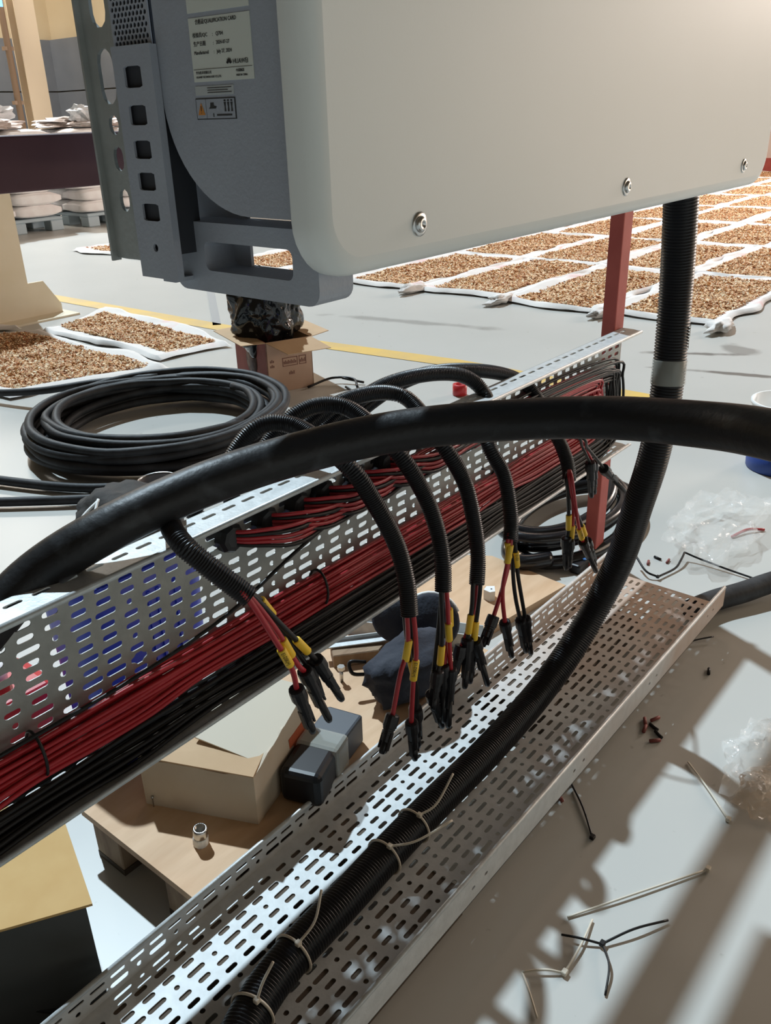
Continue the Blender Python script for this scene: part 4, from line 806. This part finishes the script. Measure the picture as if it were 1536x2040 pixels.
# torn open carton
c0 = Vector((0.671, 0.849, 0.0965)); e1 = Vector((-0.41, 0.91, 0)).normalized(); e2 = Vector((0.955, 0.30, 0)).normalized(); L1, L2 = 0.205, 0.20
t = thing('carton', 'worn open carton with torn flaps sitting on the plywood pallet', 'carton', c0)
A, B, Cc, D = c0, c0+e2*L2, c0+e2*L2+e1*L1, c0+e1*L1
def wall3(name, a, b, h, m):
    a = Vector(a); b = Vector(b); d = (b-a).normalized(); n = Vector((-d.y, d.x, 0))*0.004; mb = MB(); N = 8; vs = []
    for i in range(N+1):
        p = a.lerp(b, i/N); hh = h[0]+(h[1]-h[0])*i/N+0.006*noise.noise(Vector((i*1.7, h[0]*50, a.x*9))); bul = n*0.8*math.sin(math.pi*i/N)
        vs += [p, p+up*hh*0.5-bul, p+up*hh, p+n, p+n+up*hh*0.5-bul, p+n+up*hh]
    fs = []
    for i in range(N):
        o, q = i*6, (i+1)*6; fs += [(o, q, q+1, o+1), (o+1, q+1, q+2, o+2), (o+3, o+4, q+4, q+3), (o+4, o+5, q+5, q+4), (o+2, q+2, q+5, o+5)]
    fs += [(0, 1, 4, 3), (1, 2, 5, 4), (N*6, N*6+3, N*6+4, N*6+1), (N*6+1, N*6+4, N*6+5, N*6+2)]
    mb.add(vs, fs); return mb.build(name, m, t)
wall3('side_panel', D, A, (0.10, 0.098), card_w); wall3('side_panel', A, B, (0.098, 0.135), card_w); wall3('side_panel', B, Cc, (0.13, 0.12), card_w); wall3('side_panel', Cc, D, (0.12, 0.10), card_w)
mb = MB(); mb.add([A+up*0.003, B+up*0.003, Cc+up*0.003, D+up*0.003], [(0, 1, 2, 3)]); mb.build('bottom', card, t)
def flap3(q, m):
    q = [Vector(v) for v in q]; n = (q[1]-q[0]).cross(q[3]-q[0]).normalized()*0.003; mb = MB(); mb.add(q+[v+n for v in q], [(3,2,1,0),(4,5,6,7),(0,1,5,4),(1,2,6,5),(2,3,7,6),(3,0,4,7)]); mb.build('flap', m, t)
white_in = mat('carton_inner', (0.66, 0.58, 0.46), 0.7)
flap3([A+up*0.10+e2*0.03, B+up*0.135, B+e1*0.15+up*0.155, A+e1*0.13+e2*0.05+up*0.115], white_in)
flap3([D+up*0.10, A+up*0.098, A+e2*0.07+up*0.108-e1*-0.01, D+e2*0.08+up*0.108], card)
mb = MB(); mb.box((0, 0.02, -0.0008), (0.075, 0.085, 0.0008), frame(A+e2*0.115+Vector((e2.y, -e2.x, 0))*0.002, e2, up)); mb.build('red_print', mat('print_red', (0.42, 0.09, 0.03), 0.7), t)
# black taped block
t = thing('taped_block', 'two black foam blocks bound together with clear tape beside the carton', 'block', (0.83, 0.85, 0.0965))
M1 = Matrix.Translation((0.785, 0.838, 0.13)) @ Matrix.Rotation(0.35, 4, 'Z'); mb = MB(); mb.rbox((-0.045, -0.038, -0.033), (0.045, 0.038, 0.035), 0.012, 3, M1); mb.build('block', blackp, t)
M2 = Matrix.Translation((0.880, 0.868, 0.128)) @ Matrix.Rotation(0.25, 4, 'Z'); mb = MB(); mb.rbox((-0.045, -0.036, -0.031), (0.045, 0.036, 0.030), 0.005, 2, M2); mb.build('block', mat('slate_block', (0.05, 0.06, 0.075), 0.5), t)
M3 = Matrix.Translation((0.832, 0.852, 0.131)) @ Matrix.Rotation(0.3, 4, 'Z'); mb = MB(); mb.rbox((-0.026, -0.041, -0.034), (0.026, 0.041, 0.037), 0.008, 2, M3); mb.build('clear_tape', tapem, t)
# dark cloth bundle
t = thing('cloth_bundle', 'dark navy cloth bundle with white trim lying on the plywood', 'cloth', (1.13, 0.90, 0.0965))
o = crumple('body', (1.115, 0.878, 0.15), 0.105, 0.062, 0.062, 12, navy, 0.16, 4, t, -0.05); o.data.polygons.foreach_set('use_smooth', [True]*len(o.data.polygons))
mb = MB()
for (p, r) in (((1.20, 0.975, 0.185), 0.055), ((1.235, 0.915, 0.175), 0.062)):
    q = axis_frame(p, (-0.55, -0.45, 0.35)); mb = MB(); mb.lathe([(0.001, -0.012), (r*0.9, -0.012), (r, -0.006), (r, 0.006), (r*0.9, 0.012), (0.001, 0.014)], q, 24); l = mb.build('lobe', navy, t)
    ring = [q @ Vector((r*math.cos(a), r*math.sin(a), 0)) for a in [math.radians(x) for x in range(20, 200, 12)]]; mb = MB(); mb.tube(ring, 0.0045, 6); mb.build('white_trim', whitep, l)
mb = MB(); mb.tube(catmull([(1.06, 0.945, 0.16), (1.035, 0.965, 0.165), (1.03, 0.955, 0.145), (1.05, 0.935, 0.14)], 6), 0.004, 6); mb.build('lace', blackw, t)
# galvanised channel offcut, strip, wood block, bolt
t = thing('channel_offcut', 'short galvanised slotted channel lying across the far end of the pallet', 'metal channel', (1.25, 0.99, 0.0965))
M = frame((1.185, 1.11, 0.098), (0.125, -0.28, 0), (0.28, 0.125, 0)); mb = MB()
plate(mb, M, 0.30, 0.045, [(0.015, 0.03, [(0.03+0.04*j, 0.04, 'S', 0.012, 0.004) for j in range(7)])], 0.002); mb.build('base', galv, t)
for v in (0.0, 0.043): mb = MB(); mb.box((0, v, 0), (0.30, v+0.002, 0.035), M); mb.build('side', galv, t)
t = thing('metal_strip', 'thin bent galvanised strip resting on a wood offcut', 'metal strip', (1.13, 1.03, 0.12)); M = frame((1.075, 1.075, 0.128), (0.11, -0.10, 0.004), (0.10, 0.11, 0)); mb = MB(); mb.box((0, 0, 0), (0.15, 0.022, 0.003), M); mb.box((0, 0.020, 0), (0.15, 0.022, 0.012), M); mb.build('strip', galv, t)
t = thing('wood_offcut', 'grey weathered wood offcut under the bent metal strip', 'wood block', (1.13, 1.03, 0.0965)); M = frame((1.07, 1.045, 0.0965), (0.12, -0.10, 0), (0.10, 0.12, 0)); mb = MB(); mb.rbox((0, 0, 0), (0.14, 0.05, 0.030), 0.002, 1, M); mb.build('block', woodm, t)
t = thing('bolt', 'small steel bolt standing beside the wood offcut', 'bolt', (1.045, 1.0, 0.0965)); mb = MB(); mb.lathe([(0.004, 0), (0.004, 0.03)], Matrix.Translation((1.045, 1.0, 0.0965)), 8); mb.build('shank', steelm, t); mb = MB(); mb.lathe([(0.008, 0.03), (0.008, 0.038)], Matrix.Translation((1.045, 1.0, 0.0965)), 6, False); mb.build('head', steelm, t)
t = thing('pipe_coupling', 'small white and chrome pipe coupling standing on the plywood', 'coupling', (0.586, 0.893, 0.0965)); M = Matrix.Translation((0.586, 0.893, 0.0965)) @ Matrix.Rotation(0.12, 4, 'X')
mb = MB(); mb.lathe([(0.0115, 0.0005), (0.0125, 0.002), (0.0125, 0.016), (0.0115, 0.018)], M, 12, False); mb.build('collar', whitep, t)
mb = MB(); mb.lathe([(0.0110, 0.018), (0.0118, 0.020), (0.0118, 0.034), (0.0105, 0.036), (0.0085, 0.036), (0.0080, 0.024), (0.0002, 0.024)], M, 16); mb.build('socket', steelm, t)
t = thing('nail', 'thin nail standing in the plywood near the carton', 'nail', (0.590, 1.02, 0.0965)); mb = MB(); mb.lathe([(0.0008, 0), (0.0008, 0.020), (0.003, 0.020), (0.003, 0.022)], Matrix.Translation((0.590, 1.02, 0.0965)), 8); mb.build('pin', steelm, t)
t = thing('cap_piece', 'small white pointed plastic cap on the plywood board', 'plastic cap', (1.615, 1.005, 0.02)); mb = MB(); mb.prism([(0.018, 0), (0.005, 0.016), (-0.014, 0.012), (-0.016, -0.008), (-0.004, -0.016)], Matrix.Translation((1.615, 1.005, 0.020)), 0.028); mb.build('cap', whitep, t)
mb = MB(); mb.lathe([(0.0025, 0.028), (0.0025, 0.0284)], Matrix.Translation((1.615, 1.003, 0.02)), 10); mb.build('hole', inkm, t)

# ================================================================== BOTTOM LEFT
t = thing('cardboard_sheet', 'tan cardboard sheet lying on a dark crate at the bottom left', 'cardboard', (0.33, 0.9, 0.2))
mb = MB(); mb.prism([(0.369, 0.836), (0.450, 1.055), (0.10, 1.30), (0.02, 1.10), (0.10, 1.00)], Matrix.Translation((0, 0, 0.2)), 0.004); mb.build('sheet', mat('tan_board', (0.50, 0.31, 0.11), 0.75, 0, (0.53, 0.34, 0.13), 20), t)
t = thing('crate', 'dark plastic crate under the tan cardboard sheet', 'crate', (0.28, 1.0, 0)); mb = MB(); mb.prism([(0.364, 0.846), (0.440, 1.05), (0.10, 1.28), (0.03, 1.10), (0.105, 1.01)], Matrix.Translation((0, 0, 0.0)), 0.2); mb.build('body', crate, t)
mb = MB(); mb.tube(catmull([(0.18, 1.00, 0.06), (0.25, 0.935, 0.045), (0.315, 0.87, 0.012), (0.33, 0.83, 0.006), (0.30, 0.79, 0.005), (0.25, 0.77, 0.005), (0.18, 0.78, 0.005)], 8), 0.0045, 8); tag(mb.build('black_wire', blackw), 'black wire curling on the floor in front of the dark crate', 'wire')

# ================================================================== BLUE TUB BEHIND THE UPPER TRAY
TX, TY = 0.765, 1.285
t = thing('blue_tub', 'bright blue ribbed plastic tub behind the perforated upper tray', 'tub', (TX, TY, 0))
mb = MB(); prof = []
for (s, z) in ((0.86, 0.0), (0.90, 0.02), (0.97, 0.30), (1.0, 0.395), (1.04, 0.40), (1.04, 0.42)):
    prof.append([(TX+s*x, TY+s*y, z) for x, y in rrect(-0.140, 0.140, -0.080, 0.080, 0.045, 5)])
n = len(prof[0]); mb.add([v for l in prof for v in l], [(i*n+k, i*n+(k+1) % n, (i+1)*n+(k+1) % n, (i+1)*n+k) for i in range(len(prof)-1) for k in range(n)], True); mb.add(prof[0], [tuple(range(n))[::-1]]); mb.add(prof[-1], [tuple(range(n))]); mb.build('body', bluem, t)
for k in range(5): mb = MB(); x = TX-0.005+0.02*k; mb.box((x, TY-0.081, 0.04), (x+0.007, TY-0.06, 0.37)); mb.build('rib', bluem, t)
t = thing('cloth_bag', 'black cloth bag with white curved stripes lying on the blue tub', 'bag', (TX, TY, 0.42))
o = crumple('body', (0.76, 1.295, 0.455), 0.115, 0.075, 0.05, 16, darkcloth, 0.12, 4, t, -0.034); o.data.polygons.foreach_set('use_smooth', [True]*len(o.data.polygons))
o = crumple('fold', (0.80, 1.30, 0.495), 0.085, 0.07, 0.045, 17, darkcloth, 0.15, 4, t, -0.035); o.data.polygons.foreach_set('use_smooth', [True]*len(o.data.polygons))
for pts in ([(0.680, 1.262, 0.508), (0.705, 1.275, 0.525), (0.745, 1.285, 0.538)], [(0.678, 1.248, 0.500), (0.706, 1.252, 0.522), (0.735, 1.250, 0.535)], [(0.690, 1.270, 0.505), (0.715, 1.262, 0.524), (0.745, 1.285, 0.540)]):
    mb = MB(); mb.tube(catmull(pts, 6), 0.0028, 6); mb.build('stripe', whitep, t)
t = thing('round_tin', 'round dark tin with a chrome rim behind the black bag', 'tin', (0.885, 1.30, 0.42)); M = Matrix.Translation((0.885, 1.30, 0.42))
mb = MB(); mb.lathe([(0.036, 0.0), (0.038, 0.01), (0.038, 0.105), (0.034, 0.105), (0.033, 0.03), (0.001, 0.03)], M, 24); mb.build('wall', mat('dark_tin', (0.06, 0.045, 0.04), 0.4), t)
ring = [M @ Vector((0.0375*math.cos(2*math.pi*k/28), 0.0375*math.sin(2*math.pi*k/28), 0.106)) for k in range(29)]; mb = MB(); mb.tube(ring, 0.0022, 6, cap=False); mb.build('rim', steelm, t)
t = thing('red_jug', 'red plastic jug partly seen through the tray holes at the left edge', 'jug', (0.60, 1.50, 0)); mb = MB(); mb.rbox((0.52, 1.42, 0.0), (0.67, 1.58, 0.14), 0.025, 3); mb.build('body', redp, t)
mb = MB(); mb.lathe([(0.022, 0.14), (0.022, 0.165), (0.026, 0.166), (0.026, 0.185), (0.001, 0.186)], Matrix.Translation((0.58, 1.5, 0)), 16); mb.build('cap', whitep, t)

# ================================================================== THINGS ON THE FLOOR AT RIGHT
t = thing('paint_bucket', 'white bucket with a blue lower half at the right edge', 'bucket', (2.99, 0.70, 0)); M = Matrix.Translation((2.985, 0.705, 0))
mb = MB(); mb.lathe([(0.105, 0), (0.108, 0.005), (0.112, 0.075)], M, 32); mb.build('base_band', bucketblue, t)
mb = MB(); mb.lathe([(0.112, 0.075), (0.116, 0.225), (0.122, 0.228), (0.122, 0.240), (0.115, 0.240), (0.110, 0.08), (0.001, 0.08)], M, 32); mb.build('shell', whitep, t)
ring = [M @ Vector((0.123*math.cos(a), 0.123*math.sin(a), 0.215-0.09*math.sin((a+0.6)/1.0))) for a in [math.pi*k/20-0.6 for k in range(21)]]; mb = MB(); mb.tube(ring, 0.002, 6); mb.build('handle', steelm, t)
def film(name, c, rx, ry, rz, seed, label, amp=0.6, m=clearm):
    o = crumple(name, c, rx, ry, rz, seed, m, amp, 4, None, -rz*0.6, 2.4); return tag(o, label, 'plastic bag')
film('clear_bag', (2.33, 0.68, 0.045), 0.20, 0.095, 0.055, 41, 'crumpled clear plastic bag on the floor near the bucket', 0.45)
film('plastic_wrap', (1.44, 0.275, 0.022), 0.10, 0.055, 0.026, 42, 'crumpled clear film on the floor at the right edge', 0.5)
film('plastic_wrap', (1.345, 0.235, 0.020), 0.055, 0.04, 0.022, 43, 'smaller scrap of clear film with a brown stain below the other film', 0.5, mat('stained_film', (0.75, 0.62, 0.48), 0.15, alpha=0.25, bump=0.5, bscale=30, spec=0.9))
film('plastic_wrap', (2.66, 2.45, 0.012), 0.13, 0.07, 0.014, 44, 'flat scrap of clear film on the floor behind the conduit loops', 0.4)
film('plastic_wrap', (1.60, 0.84, 0.014), 0.06, 0.03, 0.014, 45, 'tiny clear film scrap beside the plywood board', 0.4)
def floor_tie(name, strands, r, m, label, cat='cable tie', group=None):
    t = thing(name, label, cat, (strands[0][0][0], strands[0][0][1], 0), group)
    for k, s in enumerate(strands):
        mb = MB(); mb.tube(catmull([(x, y, z+r) for x, y, z in s], 6), r, 6); mb.build('strand', m, t)
    j = strands[0][-1]; mb = MB(); mb.rbox((j[0]-0.005, j[1]-0.004, j[2]), (j[0]+0.005, j[1]+0.004, j[2]+0.007), 0.001, 1); mb.build('head', m, t)
floor_tie('cable_tie', [[(0.858, 0.389, 0.004), (0.866, 0.365, 0.008), (0.882, 0.333, 0.003)], [(0.882, 0.333, 0.004), (0.93, 0.305, 0.010), (0.982, 0.272, 0.004)], [(0.882, 0.333, 0.004), (0.852, 0.308, 0.008), (0.810, 0.293, 0.001)]], 0.0019, blackw, 'black cut cable tie with three arms on the bright floor at lower right')
floor_tie('cable_tie', [[(2.02, 0.795, 0.03), (1.985, 0.75, 0.015), (1.99, 0.718, 0.006)], [(1.99, 0.718, 0.006), (2.06, 0.70, 0.006), (2.10, 0.70, 0.015), (2.14, 0.706, 0.02)], [(2.14, 0.706, 0.02), (2.143, 0.667, 0.012), (2.14, 0.59, 0.006), (2.135, 0.505, 0.003)]], 0.0030, blackw, 'long black cable tie bent on the floor before the clear bag')
floor_tie('cable_tie', [[(1.794, 0.498, 0.008), (1.76, 0.525, 0.006), (1.728, 0.545, 0.003)], [(1.728, 0.545, 0.003), (1.705, 0.542, 0.003), (1.691, 0.533, 0.002)]], 0.0020, blackw, 'small black cable tie in the shade beside the far flange')
floor_tie('cable_tie', [[(2.73, 2.72, 0.003), (2.86, 2.69, 0.02), (2.91, 2.60, 0.02), (2.86, 2.53, 0.004)], [(2.89, 2.65, 0.02), (2.93, 2.55, 0.005)], [(2.83, 2.575, 0.004), (2.79, 2.49, 0.004)]], 0.0060, blackw, 'curled black cable tie on the floor right of the carton')
floor_tie('cable_tie', [[(1.175, 0.549, 0.0), (1.12, 0.489, 0.002), (1.066, 0.442, 0.0)]], 0.0020, blackw, 'straight thin dark tie in the shade beside the lower tray')
floor_tie('cable_tie', [[(0.894, 0.398, 0.001), (0.986, 0.34, 0.004), (1.118, 0.26, 0.002)]], 0.0018, whitetie, 'long straight white tie across the loop shadows')
floor_tie('cable_tie', [[(1.349, 0.384, 0.001), (1.30, 0.328, 0.003), (1.248, 0.272, 0.001)]], 0.0018, whitetie, 'straight white tie beside the clear film at right')
floor_tie('cable_tie', [[(0.768, 0.404, 0.003), (0.79, 0.378, 0.006), (0.805, 0.355, 0.002)], [(0.805, 0.355, 0.003), (0.86, 0.357, 0.006), (0.913, 0.365, 0.002)], [(0.768, 0.404, 0.002), (0.745, 0.378, 0.003), (0.721, 0.352, 0.001)]], 0.0018, whitetie, 'bent white tie at the bottom right beside the loop shadows')
floor_tie('cable_tie', [[(2.0, 2.62, 0.003), (2.08, 2.56, 0.005), (2.20, 2.60, 0.006)], [(2.16, 2.585, 0.005), (2.22, 2.56, 0.03)]], 0.0055, blackw, 'black cable tie lying inside the big cable coil')
mb = MB(); mb.tube(catmull([(2.349, 0.646, 0.004), (2.41, 0.622, 0.010), (2.45, 0.586, 0.005)], 6), 0.0042, 8); tag(mb.build('red_wire', redw), 'short red wire offcut on the floor right of the clear bag', 'wire')
k = 0
for (x, y, a, m, lab_) in ((1.413, 0.499, 0.5, 0, 'reddish sheath clipping at the top of the cluster in the tray shade'), (1.433, 0.486, -0.4, 0, 'reddish sheath clipping at the right of the cluster in the tray shade'), (1.407, 0.478, 1.2, 1, 'dark sheath clipping in the middle of the cluster'), (1.391, 0.490, 0.2, 0, 'reddish sheath clipping at the left of the cluster'), (1.391, 0.461, 1.0, 1, 'dark sheath clipping at the lower right of the cluster'), (1.369, 0.459, -0.8, 0, 'dark red sheath clipping lowest in the cluster'), (1.661, 0.459, 0.3, 1, 'single dark clipping in the tray shade far from the cluster'), (1.117, 0.533, 0.9, 0, 'red clipping close beside the lower tray flange'), (2.06, 0.775, 0.3, 0, 'red clipping on the floor behind the conduit, left one'), (2.10, 0.735, 0.1, 0, 'red clipping on the floor behind the conduit, right one'), (2.10, 0.765, 1.3, 1, 'black clipping on the floor behind the conduit')):
    d = Vector((math.cos(a), math.sin(a), 0)); p = Vector((x, y, 0.0036)); mb = MB(); mb.tube([p-d*0.011, p+d*0.003, p+d*0.011], 0.0036, 8); tag(mb.build('clipping', [mat('clip_red', (0.24, 0.06, 0.05), 0.6), blackw][m]), lab_, 'clipping')
t = thing('plug_offcut', 'small black plug dropped on the floor by the red post', 'plug', (1.90, 0.915, 0)); mb = MB(); mb.rbox((1.885, 0.895, 0.0), (1.945, 0.925, 0.028), 0.006, 2); mb.build('body', blackp, t); mb = MB(); mb.rbox((1.925, 0.898, 0.0275), (1.945, 0.922, 0.032), 0.002, 1); mb.build('blue_tip', mat('tip_blue', (0.06, 0.2, 0.5), 0.4), t)
t = thing('tape_spool', 'red and clear tape spool lying on the floor beyond the loops', 'tape', (3.02, 2.12, 0)); mb = MB(); mb.lathe([(0.028, 0.0), (0.032, 0.004), (0.032, 0.05), (0.02, 0.05), (0.02, 0.004)], Matrix.Translation((3.05, 2.09, 0)), 20); mb.build('core', redp, t)
